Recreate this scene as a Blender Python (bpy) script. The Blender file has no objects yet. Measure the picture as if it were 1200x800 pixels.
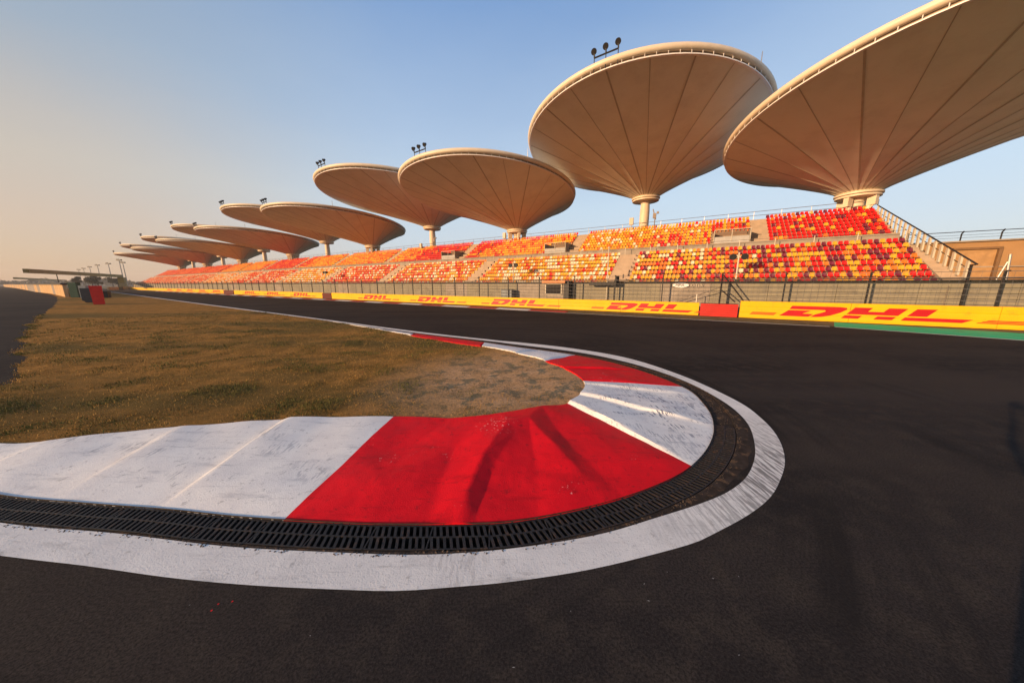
import bpy, bmesh, math, random
import numpy as np
from mathutils import Vector, Matrix, noise, geometry
random.seed(7); rng = np.random.default_rng(7)
R = math.radians
S = bpy.context.scene
COL = S.collection

# ------------------------------------------------------------------ camera, sky, sun, exposure
EYE = 2.2
cam_d = bpy.data.cameras.new('camera'); cam = bpy.data.objects.new('camera', cam_d); COL.objects.link(cam)
cam_d.sensor_width = 36; cam_d.lens = 10.585; cam_d.clip_start = 0.01; cam_d.clip_end = 20000
cam.location = (0, 0, EYE); cam.rotation_euler = (R(90 - 10.728), 0, 0)
S.camera = cam
SUN_AZ, SUN_EL = R(240.2), R(11.5)
world = bpy.data.worlds.new('World'); S.world = world; world.use_nodes = True
wn = world.node_tree; wn.nodes.clear()
sky = wn.nodes.new('ShaderNodeTexSky'); sky.sky_type = 'NISHITA'; sky.sun_disc = False
sky.sun_elevation = SUN_EL; sky.sun_rotation = SUN_AZ
sky.altitude = 0; sky.air_density = 1.0; sky.dust_density = 1.0; sky.ozone_density = 3.0
bg = wn.nodes.new('ShaderNodeBackground'); bg.inputs['Strength'].default_value = 0.14
wo = wn.nodes.new('ShaderNodeOutputWorld')
# smoggy evening air over the sky: warm towards the sun, pale away from it, clearing with height
wtc = wn.nodes.new('ShaderNodeTexCoord'); wsx = wn.nodes.new('ShaderNodeSeparateXYZ'); wn.links.new(wtc.outputs['Generated'], wsx.inputs[0])
def wramp(stops):
    r = wn.nodes.new('ShaderNodeValToRGB'); e = r.color_ramp.elements
    while len(e) < len(stops): e.new(.5)
    for k, (pos, c) in zip(e, stops): k.position = pos; k.color = (*[v/.14 for v in c], 1)
    wn.links.new(wnz.outputs[0], r.inputs[0]); return r.outputs[0]
wnn = wn.nodes.new('ShaderNodeTexNoise'); wnn.inputs['Scale'].default_value = 2.2; wnn.inputs['Detail'].default_value = 5
wmp = wn.nodes.new('ShaderNodeMapping'); wmp.inputs['Scale'].default_value = (1, 1, 3.0); wn.links.new(wtc.outputs['Generated'], wmp.inputs[0]); wn.links.new(wmp.outputs[0], wnn.inputs['Vector'])
wma = wn.nodes.new('ShaderNodeMath'); wma.operation = 'MULTIPLY_ADD'; wma.inputs[1].default_value = .11; wn.links.new(wnn.outputs['Fac'], wma.inputs[0]); wn.links.new(wsx.outputs[2], wma.inputs[2])
wnz = wn.nodes.new('ShaderNodeMath'); wnz.operation = 'SUBTRACT'; wnz.inputs[1].default_value = .055; wn.links.new(wma.outputs[0], wnz.inputs[0])
RL = wramp([(0, (.335, .20, .118)), (.10, (.34, .235, .155)), (.22, (.32, .258, .185)), (.42, (.185, .215, .24)), (.62, (.12, .175, .24)), (1, (.07, .12, .22))])
RR = wramp([(0, (.36, .33, .31)), (.08, (.34, .355, .37)), (.22, (.31, .37, .42)), (.39, (.235, .305, .40)), (.62, (.115, .195, .34)), (1, (.07, .12, .23))])
wdp = wn.nodes.new('ShaderNodeVectorMath'); wdp.operation = 'DOT_PRODUCT'; wdp.inputs[1].default_value = (math.sin(SUN_AZ), math.cos(SUN_AZ), 0); wn.links.new(wtc.outputs['Generated'], wdp.inputs[0])
wwm = wn.nodes.new('ShaderNodeMapRange'); wwm.interpolation_type = 'SMOOTHSTEP'; wwm.inputs[1].default_value = -.25; wwm.inputs[2].default_value = .55; wn.links.new(wdp.outputs['Value'], wwm.inputs[0])
wm1 = wn.nodes.new('ShaderNodeMix'); wm1.data_type = 'RGBA'; wn.links.new(wwm.outputs[0], wm1.inputs[0]); wn.links.new(RR, wm1.inputs[6]); wn.links.new(RL, wm1.inputs[7])
wm2 = wn.nodes.new('ShaderNodeMix'); wm2.data_type = 'RGBA'; wm2.inputs[0].default_value = .85; wn.links.new(sky.outputs[0], wm2.inputs[6]); wn.links.new(wm1.outputs[2], wm2.inputs[7])
wn.links.new(wm2.outputs[2], bg.inputs[0]); wn.links.new(bg.outputs[0], wo.inputs[0])
sun_d = bpy.data.lights.new('sun', 'SUN'); sun = bpy.data.objects.new('sun', sun_d); COL.objects.link(sun)
sun_d.energy = 3.3; sun_d.angle = R(0.5); sun_d.color = (1.0, 0.66, 0.37)
sdir = Vector((math.sin(SUN_AZ)*math.cos(SUN_EL), math.cos(SUN_AZ)*math.cos(SUN_EL), math.sin(SUN_EL)))
sun.rotation_euler = sdir.to_track_quat('Z', 'Y').to_euler()
S.view_settings.view_transform = 'Standard'; S.view_settings.look = 'None'
S.view_settings.exposure = 1.0; S.view_settings.gamma = 1.0
S.cycles.max_bounces = 6; S.cycles.volume_bounces = 0

# ------------------------------------------------------------------ track frame: s runs along the stand, t away from the camera
A = 1.0172
U = Vector((-math.sin(A), math.cos(A), 0)); N = Vector((math.cos(A), math.sin(A), 0))
def W(s, t, z=0.0): return U*s + N*t + Vector((0, 0, z))
ROT = math.atan2(U.y, U.x)          # object whose local +x is along U; local +y is then -N
MT = Matrix(((U.x, N.x, 0), (U.y, N.y, 0), (0, 0, 1)))

# ------------------------------------------------------------------ materials
MATS = {}
def mat(name, col, rough=0.8, var=0.15, scale=3.0, bump=0.0, bscale=30.0, metal=0.0, spec=0.3, col2=None, dirt=None):
    if name in MATS: return MATS[name]
    m = bpy.data.materials.new(name); m.use_nodes = True; MATS[name] = m
    nt = m.node_tree; b = nt.nodes['Principled BSDF']
    b.inputs['Roughness'].default_value = rough; b.inputs['Metallic'].default_value = metal
    b.inputs['Specular IOR Level'].default_value = spec
    tc = nt.nodes.new('ShaderNodeTexCoord')
    nz = nt.nodes.new('ShaderNodeTexNoise'); nz.inputs['Scale'].default_value = scale; nz.inputs['Detail'].default_value = 6
    nt.links.new(tc.outputs['Object'], nz.inputs['Vector'])
    rp = nt.nodes.new('ShaderNodeValToRGB')
    c = Vector(col); c2 = Vector(col2) if col2 else c*(1+var)
    lo = c*(1-var)
    rp.color_ramp.elements[0].position = 0.3; rp.color_ramp.elements[0].color = (*lo, 1)
    rp.color_ramp.elements[1].position = 0.7; rp.color_ramp.elements[1].color = (*c2, 1)
    nt.links.new(nz.outputs['Fac'], rp.inputs[0])
    out = rp.outputs[0]
    if dirt:
        n2 = nt.nodes.new('ShaderNodeTexNoise'); n2.inputs['Scale'].default_value = dirt[1]; n2.inputs['Detail'].default_value = 8
        n2.inputs['Roughness'].default_value = 0.7
        nt.links.new(tc.outputs['Object'], n2.inputs['Vector'])
        mr = nt.nodes.new('ShaderNodeMapRange'); mr.inputs[1].default_value = dirt[2]; mr.inputs[2].default_value = dirt[3]
        nt.links.new(n2.outputs['Fac'], mr.inputs[0])
        mx = nt.nodes.new('ShaderNodeMix'); mx.data_type = 'RGBA'
        nt.links.new(mr.outputs[0], mx.inputs[0]); nt.links.new(out, mx.inputs[6]); mx.inputs[7].default_value = (*dirt[0], 1)
        out = mx.outputs[2]
    nt.links.new(out, b.inputs['Base Color'])
    if bump:
        nb = nt.nodes.new('ShaderNodeTexNoise'); nb.inputs['Scale'].default_value = bscale; nb.inputs['Detail'].default_value = 5
        nt.links.new(tc.outputs['Object'], nb.inputs['Vector'])
        bp = nt.nodes.new('ShaderNodeBump'); bp.inputs['Strength'].default_value = 0.6; bp.inputs['Distance'].default_value = bump
        nt.links.new(nb.outputs['Fac'], bp.inputs['Height']); nt.links.new(bp.outputs[0], b.inputs['Normal'])
    m['out'] = 1
    return m

class NT:                                    # small helper for the hand-wired surfaces
    def __init__(s, name, rough=0.9, spec=0.2):
        s.m = bpy.data.materials.new(name); s.m.use_nodes = True; MATS[name] = s.m
        s.nt = s.m.node_tree; s.b = s.nt.nodes['Principled BSDF']
        s.b.inputs['Roughness'].default_value = rough; s.b.inputs['Specular IOR Level'].default_value = spec
        s.tc = s.nt.nodes.new('ShaderNodeTexCoord')
    def mapping(s, rot=0.0, scale=(1, 1, 1), loc=(0, 0, 0)):
        n = s.nt.nodes.new('ShaderNodeMapping'); n.vector_type = 'TEXTURE' if False else 'POINT'
        n.inputs['Rotation'].default_value = (0, 0, rot); n.inputs['Scale'].default_value = scale; n.inputs['Location'].default_value = loc
        s.nt.links.new(s.tc.outputs['Object'], n.inputs['Vector']); return n.outputs[0]
    def noise(s, scale, vec=None, detail=6, rough=0.55):
        n = s.nt.nodes.new('ShaderNodeTexNoise'); n.inputs['Scale'].default_value = scale
        n.inputs['Detail'].default_value = detail; n.inputs['Roughness'].default_value = rough
        s.nt.links.new(vec or s.tc.outputs['Object'], n.inputs['Vector']); return n.outputs['Fac']
    def rng(s, v, a, b, c=0.0, d=1.0):
        n = s.nt.nodes.new('ShaderNodeMapRange')
        for i, x in enumerate((a, b, c, d)): n.inputs[1+i].default_value = x
        s.nt.links.new(v, n.inputs[0]); return n.outputs[0]
    def mix(s, f, c1, c2):
        n = s.nt.nodes.new('ShaderNodeMix'); n.data_type = 'RGBA'
        for i, c in ((0, f), (6, c1), (7, c2)):
            if isinstance(c, (int, float)): n.inputs[i].default_value = c
            elif isinstance(c, tuple): n.inputs[i].default_value = (*c, 1)
            else: s.nt.links.new(c, n.inputs[i])
        return n.outputs[2]
    def mul(s, a, b):
        n = s.nt.nodes.new('ShaderNodeMath'); n.operation = 'MULTIPLY'
        for i, c in ((0, a), (1, b)):
            if isinstance(c, (int, float)): n.inputs[i].default_value = c
            else: s.nt.links.new(c, n.inputs[i])
        return n.outputs[0]
    def color(s, c): s.nt.links.new(c, s.b.inputs['Base Color'])
    def roughness(s, c): s.nt.links.new(c, s.b.inputs['Roughness'])
    def bump(s, h, dist, strength=0.8):
        n = s.nt.nodes.new('ShaderNodeBump'); n.inputs['Distance'].default_value = dist; n.inputs['Strength'].default_value = strength
        s.nt.links.new(h, n.inputs['Height']); s.nt.links.new(n.outputs[0], s.b.inputs['Normal'])
    def near(s, p, r0, r1):                  # 1 inside r0 of point p, 0 outside r1
        n = s.nt.nodes.new('ShaderNodeVectorMath'); n.operation = 'DISTANCE'
        s.nt.links.new(s.tc.outputs['Object'], n.inputs[0]); n.inputs[1].default_value = p
        return s.rng(n.outputs['Value'], r0, r1, 1, 0)

def m_asphalt():
    a = NT('asphalt', 0.95, 0.05)
    along = a.mapping(rot=-ROT, scale=(0.05, 1.0, 1.0))
    big = a.noise(0.22, None, 4); streak = a.noise(0.9, along, 5); mid = a.noise(3.5, None, 6, 0.65)
    fine = a.noise(150, None, 3, 0.8); fine2 = a.noise(58, None, 6, 0.8)
    c = a.mix(a.rng(streak, .38, .62), (.056, .044, .038), (.026, .0215, .0205))
    rub = a.noise(.42, a.mapping(rot=-ROT, scale=(0.03, 1.0, 1.0), loc=(2, 5, 0)), 3, .5)
    c = a.mix(a.mul(a.rng(rub, .52, .6), .55), c, (.015, .0135, .0135))
    c = a.mix(a.mul(a.rng(big, .45, .6), .7), c, (.066, .050, .040))
    c = a.mix(a.mul(a.rng(mid, .47, .62), .8), c, (.072, .056, .044))
    c = a.mix(a.mul(a.rng(fine, .50, .72), .55), c, (.12, .10, .085))
    c = a.mix(a.mul(a.rng(fine2, .40, .62, 1, 0), .75), c, (.008, .0075, .0075))
    # rubber laid round the hairpin: rings about the apex, fading outwards
    dn = a.nt.nodes.new('ShaderNodeVectorMath'); dn.operation = 'DISTANCE'; a.nt.links.new(a.tc.outputs['Object'], dn.inputs[0]); dn.inputs[1].default_value = (-2.2, 6.6, 0)
    cx = a.nt.nodes.new('ShaderNodeCombineXYZ'); a.nt.links.new(dn.outputs['Value'], cx.inputs[0])
    ring = a.mul(a.rng(a.noise(1.3, cx.outputs[0], 5, .7), .50, .60), a.rng(a.noise(.35, a.mapping(loc=(9, 3, 0)), 2), .42, .55))
    c = a.mix(a.mul(a.mul(ring, a.rng(dn.outputs['Value'], 7, 18, 1, 0)), .65), c, (.016, .0145, .014))
    a.color(c); a.roughness(a.rng(mid, .3, .7, .8, 1))
    a.bump(a.mix(.5, fine, fine2), .005, .9); return a.m
def m_paint(name, c1, c2, worn, wear=(.56, .68), scuff=True, tyre_k=.8, chip=None):
    a = NT(name, 0.65, 0.15)
    n1 = a.noise(2.2, None, 7, .62); n2 = a.noise(11, None, 8, .72); n3 = a.noise(70, None, 3, .7)
    c = a.mix(a.rng(n1, .35, .65), c1, c2)
    c = a.mix(a.mul(a.rng(n2, *wear), .7), c, worn)
    c = a.mix(a.mul(a.rng(n3, .58, .74), .6), c, worn)
    if scuff:
        st = a.noise(5, a.mapping(rot=-.35, scale=(.35, 5.5, 1)), 5, .65)
        c = a.mix(a.mul(a.rng(st, .6, .74), .55), c, worn)
    blot = a.noise(1.35, a.mapping(loc=(3, 1, 0)), 3, .5); cmb = a.noise(9, a.mapping(rot=.5, scale=(3.2, .7, 1)), 3, .6); sm = a.noise(2.6, a.mapping(rot=-.9, scale=(.5, 2.4, 1)), 6, .7)
    tyre = tuple(v*.22 for v in c1) if name != 'white kerb paint' else (.10, .12, .17)
    c = a.mix(a.mul(a.mul(a.rng(blot, .55, .63), a.rng(cmb, .5, .58)), tyre_k), c, tyre)
    c = a.mix(a.mul(a.rng(sm, .56, .72), .38), c, tyre)
    if chip:
        n4 = a.noise(26, a.mapping(loc=(7, 2, 0)), 4, .7); n5 = a.noise(1.1, a.mapping(loc=(1, 5, 0)), 3)
        c = a.mix(a.mul(a.rng(n4, .63, .66), a.rng(n5, .60, .66)), c, chip)
        c = a.mix(a.mul(a.rng(n4, .60, .64), a.near((-.22, 4.15, .2), .05, .36)), c, chip)
    if name == 'worn white line paint':       # directional scuffs where cars cut across the bend
        dd = a.near((3.2, 3.0, 0), .5, 2.2); tm = a.noise(13, a.mapping(rot=.2, scale=(2.4, .22, 1)), 4, .65)
        c = a.mix(a.mul(a.mul(dd, a.rng(tm, .46, .56)), .9), c, (.17, .16, .15))
    if name == 'white kerb paint':            # black tyre marks laid across the exit side of the kerb
        dd = a.near((2.7, 5.0, 0), .6, 1.7); tm = a.noise(15, a.mapping(rot=.25, scale=(2.6, .28, 1)), 3, .6)
        c = a.mix(a.mul(a.mul(dd, a.rng(tm, .52, .58)), a.rng(a.noise(3.2, a.mapping(rot=.5, scale=(.6, 2.0, 1)), 4, .6), .47, .56)), c, (.12, .14, .19))
    a.color(c); a.roughness(a.rng(n1, .3, .7, .5, .75)); a.bump(a.mix(.6, n2, n3), .006, .8); return a.m
def m_grass():
    a = NT('dry grass ground', 1.0, 0.05)
    along = a.mapping(rot=-ROT + .12, scale=(.16, .8, 1))
    b = a.noise(.38, along, 5); m = a.noise(1.7, None, 7, .65); f = a.noise(14, None, 7, .75); ff = a.noise(60, None, 4, .8)
    c = a.mix(a.rng(m, .35, .66), (.20, .100, .022), (.42, .205, .052))
    c = a.mix(a.mul(a.rng(b, .50, .62), .75), c, (.075, .066, .022))
    c = a.mix(a.mul(a.rng(f, .45, .68), .8), c, (.12, .078, .024))
    c = a.mix(a.mul(a.rng(ff, .52, .74), .7), c, (.42, .26, .11))
    d = a.near((.1, 6.7, 0), 1.5, 3.6)
    pat = a.mix(a.rng(f, .42, .66), (.58, .36, .20), (.30, .20, .12))
    pat = a.mix(a.mul(a.rng(a.noise(2.6, a.mapping(loc=(4, 4, 0)), 5, .7), .50, .58), .85), pat, (.12, .14, .11))
    c = a.mix(a.mul(d, a.rng(m, .35, .6, 1, .65)), c, pat)
    a.color(c); a.bump(a.mix(.5, f, ff), .05, 1.0); return a.m

ASPH = m_asphalt(); GRASS = m_grass()
WHITE = m_paint('white kerb paint', (.72, .69, .66), (.82, .79, .74), (.34, .33, .32), (.58, .67), tyre_k=.35)
LINEW = m_paint('worn white line paint', (.66, .635, .60), (.76, .73, .68), (.24, .22, .20), (.58, .72), tyre_k=.2)
REDP = m_paint('red kerb paint', (.60, .002, .009), (.78, .005, .014), (.30, .006, .010), (.57, .68), tyre_k=.12, chip=(.75, .55, .5))
REDF = m_paint('far red kerb paint', (.42, .02, .02), (.52, .03, .03), (.2, .05, .04))
GREENP = m_paint('green painted run off', (.004, .46, .20), (.008, .55, .25), (.02, .26, .13), (.6, .75), False)
GRATE = mat('cast iron grate', (.024, .021, .020), .6, .35, 30, .003, 60, spec=.45, metal=.3, dirt=((.10, .055, .032), 9, .54, .7))
TROUGH = mat('channel dirt', (.035, .026, .02), 1, .5, 14, .01, 40)
DIRTY = mat('dirt filled joint', (.040, .029, .023), .98, .4, 9, .012, 45, spec=.1, dirt=((.17, .095, .05), 7, .54, .66))
VERGE = mat('verge grass', (.11, .085, .035), 1, .4, .8, .03, 9, dirt=((.2, .15, .08), 3, .5, .65))
LAND = mat('land', (.07, .06, .035), 1, .3, .02)
YEL = mat('yellow banner vinyl', (.80, .43, .006), .55, .06, 1.2, .012, 3.5, spec=.25, dirt=((.50, .27, .02), 2.2, .56, .8))
DRED = mat('red banner print', (.46, .004, .008), .5, .06, 2, spec=.4)
REDB = mat('red barrier plastic', (.60, .02, .012), .45, .12, 2, spec=.4)
DARK = mat('dark painted steel', (.03, .028, .028), .5, .2, 4, metal=.3)
STEEL = mat('galvanised steel', (.30, .28, .26), .45, .15, 8, metal=.6)
WHST = mat('cream painted steel', (.56, .49, .38), .5, .06, 3)
CONC = mat('grandstand concrete', (.33, .275, .22), .9, .14, 1.6, .004, 20, dirt=((.20, .165, .13), .7, .5, .75))
TIER = mat('terrace concrete', (.42, .31, .22), .9, .12, 2, .004, 20)
WALLM = mat('stand wall cladding', (.27, .235, .165), .75, .1, .8, dirt=((.16, .14, .115), 1.5, .5, .8))
ORW = mat('ochre rendered wall', (.36, .205, .09), .85, .12, .6, dirt=((.27, .15, .06), .5, .5, .7))
MEMB = mat('canopy membrane', (.78, .71, .58), .62, .035, .5, spec=.25, dirt=((.66, .58, .46), .55, .48, .8))
TOPM = mat('canopy top membrane', (.62, .58, .52), .7, .05, .5)
SEAM = mat('membrane seam', (.47, .385, .28), .7, .1, 2)
RIMT = mat('canopy rim cladding', (.74, .60, .44), .45, .05, 2, spec=.4)
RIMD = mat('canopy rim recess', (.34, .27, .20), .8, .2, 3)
FLNG = mat('canopy flange', (.78, .72, .68), .4, .05, 3)
COLM = mat('canopy column paint', (.72, .58, .42), .5, .08, 1)
SEATM = {'red': mat('red seat', (.60, .012, .012), .42, .10, 1.5, spec=.25), 'yellow': mat('yellow seat', (.74, .35, .025), .42, .08, 1.5, spec=.25),
         'orange': mat('orange seat', (.72, .17, .022), .42, .1, 1.5, spec=.25), 'white': mat('cream seat', (.74, .60, .42), .42, .06, 1.5, spec=.25),
         'maroon': mat('maroon seat', (.16, .012, .035), .42, .2, 1.5, spec=.4)}
SK = list(SEATM)

# ------------------------------------------------------------------ mesh helpers
class MB:
    def __init__(s): s.v = []; s.f = []; s.mi = []
    def quad(s, pts, mi=0):
        n = len(s.v); s.v += [tuple(p) for p in pts]; s.f.append(tuple(range(n, n+len(pts)))); s.mi.append(mi)
    def box(s, c, sz, M=None, mi=0):
        x, y, z = sz[0]/2, sz[1]/2, sz[2]/2; c = Vector(c); n = len(s.v)
        for a, b, d in ((-1,-1,-1),(1,-1,-1),(1,1,-1),(-1,1,-1),(-1,-1,1),(1,-1,1),(1,1,1),(-1,1,1)):
            p = Vector((a*x, b*y, d*z)); p = M @ p if M else p
            s.v.append(tuple(c+p))
        for f in ((0,3,2,1),(4,5,6,7),(0,1,5,4),(1,2,6,5),(2,3,7,6),(3,0,4,7)): s.f.append(tuple(n+i for i in f)); s.mi.append(mi)
    def tube(s, a, b, r, k=6, r2=None, mi=0, cap=True):
        a = Vector(a); b = Vector(b); d = (b-a).normalized(); r2 = r if r2 is None else r2
        e = d.cross(Vector((0, 0, 1)) if abs(d.z) < .9 else Vector((1, 0, 0))).normalized(); g = d.cross(e); n = len(s.v)
        for c, rr in ((a, r), (b, r2)):
            for i in range(k):
                t = 2*math.pi*i/k; s.v.append(tuple(c+(e*math.cos(t)+g*math.sin(t))*rr))
        for i in range(k):
            j = (i+1) % k; s.f.append((n+i, n+j, n+k+j, n+k+i)); s.mi.append(mi)
        if cap:
            s.f.append(tuple(n+k-1-i for i in range(k))); s.mi.append(mi)
            s.f.append(tuple(n+k+i for i in range(k))); s.mi.append(mi)
    def prism(s, poly, P, X, Y, Z, d, mi=0):     # polygon (x,y) on the plane P,X,Y pushed out by d along Z
        P, X, Y, Z = map(Vector, (P, X, Y, Z)); n = len(s.v); k = len(poly)
        for q in (0, d):
            for x, y in poly: s.v.append(tuple(P+X*x+Y*y+Z*q))
        for t in geometry.tessellate_polygon([[Vector((x, y, 0)) for x, y in poly]]):
            s.f.append(tuple(n+k+i for i in t)); s.mi.append(mi)
        for i in range(k):
            j = (i+1) % k; s.f.append((n+i, n+j, n+k+j, n+k+i)); s.mi.append(mi)
    def lathe(s, prof, k=24, mi=0, c=(0, 0, 0)):
        n = len(s.v); m = len(prof)
        for r, z in prof:
            for i in range(k):
                t = 2*math.pi*i/k; s.v.append((c[0]+r*math.cos(t), c[1]+r*math.sin(t), c[2]+z))
        for j in range(m-1):
            for i in range(k):
                i2 = (i+1) % k; s.f.append((n+j*k+i, n+j*k+i2, n+(j+1)*k+i2, n+(j+1)*k+i)); s.mi.append(mi)
    def mesh(s, name, mats, smooth=False):
        me = bpy.data.meshes.new(name); me.from_pydata(s.v, [], s.f)
        for m in (mats if isinstance(mats, (list, tuple)) else [mats]): me.materials.append(m)
        if isinstance(mats, (list, tuple)): me.polygons.foreach_set('material_index', s.mi)
        if smooth:
            me.polygons.foreach_set('use_smooth', [True]*len(me.polygons))
        me.update(); return me
def link(name, me, parent=None, loc=None, rot=None, **props):
    o = bpy.data.objects.new(name, me); COL.objects.link(o)
    if parent: o.parent = parent
    if loc is not None: o.location = loc
    if rot is not None: o.rotation_euler = (0, 0, rot)
    for k, v in props.items(): o[k] = v
    return o
def thing(name, label, cat, loc=(0, 0, 0), rot=0.0, group=None):
    o = link(name, None, None, loc, rot, label=label, category=cat)
    if group: o['group'] = group
    return o
def part(name, mb, mats, parent, smooth=False, **props): return link(name, mb.mesh(name, mats, smooth), parent, **props)
def copy_tree(o, parent=None):
    c = o.copy(); COL.objects.link(c); c.parent = parent
    for ch in KIDS.get(o.name, []): copy_tree(ch, c)
    return c
KIDS = {}
def index_children():
    KIDS.clear()
    for o in COL.objects:
        if o.parent: KIDS.setdefault(o.parent.name, []).append(o)
def autosmooth(me, ang=40):
    me.polygons.foreach_set('use_smooth', [True]*len(me.polygons))
    try: me.set_sharp_from_angle(angle=R(ang))
    except Exception: pass

# ------------------------------------------------------------------ curves of the hairpin (metres, world x y)
def cr(pts, step=0.06):
    P = [np.array(p, float) for p in pts]; P = [2*P[0]-P[1]] + P + [2*P[-1]-P[-2]]; out = []
    for i in range(1, len(P)-2):
        a, b, c, d = P[i-1:i+3]; n = max(2, int(np.linalg.norm(c-b)/step)); n = min(n, 60)
        for k in range(n):
            t = k/n; out.append(.5*((2*b)+(c-a)*t+(2*a-5*b+4*c-d)*t*t+(3*b-a-3*c+d)*t**3))
    out.append(P[-2]); out = np.array(out)
    for _ in range(3): out[1:-1] = .25*out[:-2]+.5*out[1:-1]+.25*out[2:]
    return out
class Curve:
    def __init__(s, pts, step=.06):
        s.p = cr(pts, step); d = np.linalg.norm(np.diff(s.p, axis=0), axis=1); s.l = np.concatenate([[0], np.cumsum(d)]); s.L = s.l[-1]
    def at(s, x): return np.array([np.interp(x, s.l, s.p[:, 0]), np.interp(x, s.l, s.p[:, 1])])
    def nearest(s, q): return float(s.l[np.argmin(((s.p-np.array(q))**2).sum(1))])
    def tangent(s, x):
        d = s.at(min(x+.05, s.L))-s.at(max(x-.05, 0)); return d/np.linalg.norm(d)
def ST(s, t): p = W(s, t); return (p.x, p.y)
LINE = [(6.9, 9.60), (11, 9.50), (17.6, 9.74), (25, 10.04), (46, 10.7), (80, 11.9), (121, 13.4), (200, 15.0), (400, 17.0)]
w_out = [(-9.5, 2.80), (-6.8, 2.42), (-4.21, 2.11), (-3.39, 2.02), (-2.6, 1.92), (-1.9, 1.86), (-1.25, 1.83), (-.83, 1.82), (-.42, 1.85), (0, 1.89), (.67, 2.0), (1.53, 2.22), (1.78, 2.32), (2.28, 2.55), (2.71, 2.8), (3.08, 3.1), (3.48, 3.49), (3.88, 4.05), (4.16, 4.69), (4.32, 5.55), (4.14, 7.22), (3.43, 9.0), (1.94, 10.42), (.2, 11.45)] + [ST(s, t+.14) for s, t in LINE]
w_in = [(-9.5, 3.22), (-6.8, 2.8), (-4.8, 2.46), (-3.58, 2.34), (-2.43, 2.2), (-1.42, 2.14), (-.71, 2.12), (0, 2.18), (.76, 2.32), (1.32, 2.5), (2.0, 2.74), (2.44, 2.95), (2.86, 3.26), (3.36, 3.82), (3.85, 4.65), (4.05, 5.64), (3.93, 6.97), (3.28, 8.43), (2.1, 9.75), (0, 11.1)] + [ST(s, t-.14) for s, t in LINE]
k_out = [(-9.5, 3.62), (-6.8, 3.12), (-5.42, 2.83), (-4.36, 2.71), (-3.38, 2.62), (-2.74, 2.54), (-2.16, 2.49), (-1.33, 2.44), (-.48, 2.44), (0, 2.47), (.54, 2.59), (1.16, 2.79), (1.77, 3.07), (2.22, 3.36), (2.72, 3.82), (3.17, 4.4), (3.53, 5.15), (3.72, 6.3), (3.1, 7.97), (2.0, 9.27), (0, 10.62)] + [ST(7.6, 9.16), ST(12, 9.20), ST(18.6, 9.62)]
k_in = [(-9.5, 4.6), (-8.2, 3.9), (-6.76, 3.72), (-5.82, 3.98), (-5.02, 4.18), (-3.51, 4.46), (-1.87, 4.56), (-.91, 4.50), (-.18, 4.60), (.55, 4.93), (1.0, 5.1), (1.42, 5.75), (1.58, 6.35), (1.45, 7.14), (.93, 8.16), (.30, 8.98), (-.90, 10.15)] + [ST(9.8, 8.52), ST(15.0, 9.18), ST(18.6, 9.52)]
WO, WI, KO, KI = Curve(w_out), Curve(w_in), Curve(k_out), Curve(k_in)

# ------------------------------------------------------------------ ground sheets
def tess(outer, holes, z=0.0):
    polys = [[Vector((x, y, 0)) for x, y in outer]] + [[Vector((x, y, 0)) for x, y in h] for h in holes]
    vs = [v for p in polys for v in p]; tris = geometry.tessellate_polygon(polys)
    out = []
    for t in tris:
        a, b, c = (vs[i] for i in t)
        out.append(t if (b-a).cross(c-a).z > 0 else (t[0], t[2], t[1]))
    me = bpy.data.meshes.new('sheet'); me.from_pydata([(v.x, v.y, z) for v in vs], [], out); return me
def sheet(name, outer, m, z=0.0, holes=(), **props):
    me = tess(outer, list(holes), z); me.materials.append(m); me.name = name
    return link(name, me, **props)
sheet('ground', [(-9000, -9000), (9000, -9000), (9000, 9000), (-9000, 9000)], LAND, -.35, kind='structure')

def nrm(c, x): t = c.tangent(x); return np.array([t[1], -t[0]])      # points away from the kerb (outwards)
GW = .28
lk = KO.nearest((2.9, 4.0)); lapex = KO.nearest((3.72, 6.3)); lq = KO.nearest((2.0, 9.27))
def gwid(x): return float(np.interp(x, [0, lk, lapex, lq, KO.L], [GW, GW, .30, .16, .05]))
xs = np.arange(0, KO.L, .08)
chan_out = [tuple(KO.at(x)+nrm(KO, x)*gwid(x)) for x in xs]
edge_far = [ST(19.0, 9.70), ST(25, 9.92), ST(46, 10.56), ST(80, 11.76), ST(121, 13.26), ST(200, 14.9), ST(400, 16.9)]
sv = Curve([ST(400, 0.5), ST(160, 3.2), ST(110, 3.6), ST(84.8, 3.0), ST(60, 1.9), ST(45, .9), ST(33, .2), ST(23.8, -.15), ST(15.5, -.32), ST(12.85, -.34), (-11.6, 5.8), (-11.2, 4.4)], .3)
service = []
for x in np.concatenate([np.linspace(0, sv.L-100, 30), np.arange(sv.L-100, sv.L-30, 1.0), np.arange(sv.L-30, sv.L, .22)]):
    q_ = sv.at(x); t_ = sv.tangent(x) if 0 < x < sv.L else np.array([1, 0]); k_ = min(1, (sv.L-x)/3)
    service.append(tuple(q_+np.array([t_[1], -t_[0]])*k_*(.30*noise.noise(Vector((x*.5, 0, 1)))+.09*noise.noise(Vector((x*2.9, 4, 1))))))
hole = chan_out + edge_far + service
far_edge = [ST(-40, 6), ST(-25, 14.0), ST(-16, 19.0), ST(-11.2, 20.9), ST(-6.2, 22.4), ST(0, 22.45), ST(60, 22.9), ST(200, 23.6), ST(700, 26)]
sheet('track_asphalt', [ST(-400, -400), ST(-400, 6)] + far_edge + [ST(700, -400)], ASPH, 0.0, [hole], kind='structure')
vin = [W(s, t) for s, t in ((-40, 6), (-25, 14.0), (-16, 19.0), (-11.2, 20.9), (-6.2, 22.4), (0, 22.45), (60, 22.9), (200, 23.6), (700, 26))]
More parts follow.
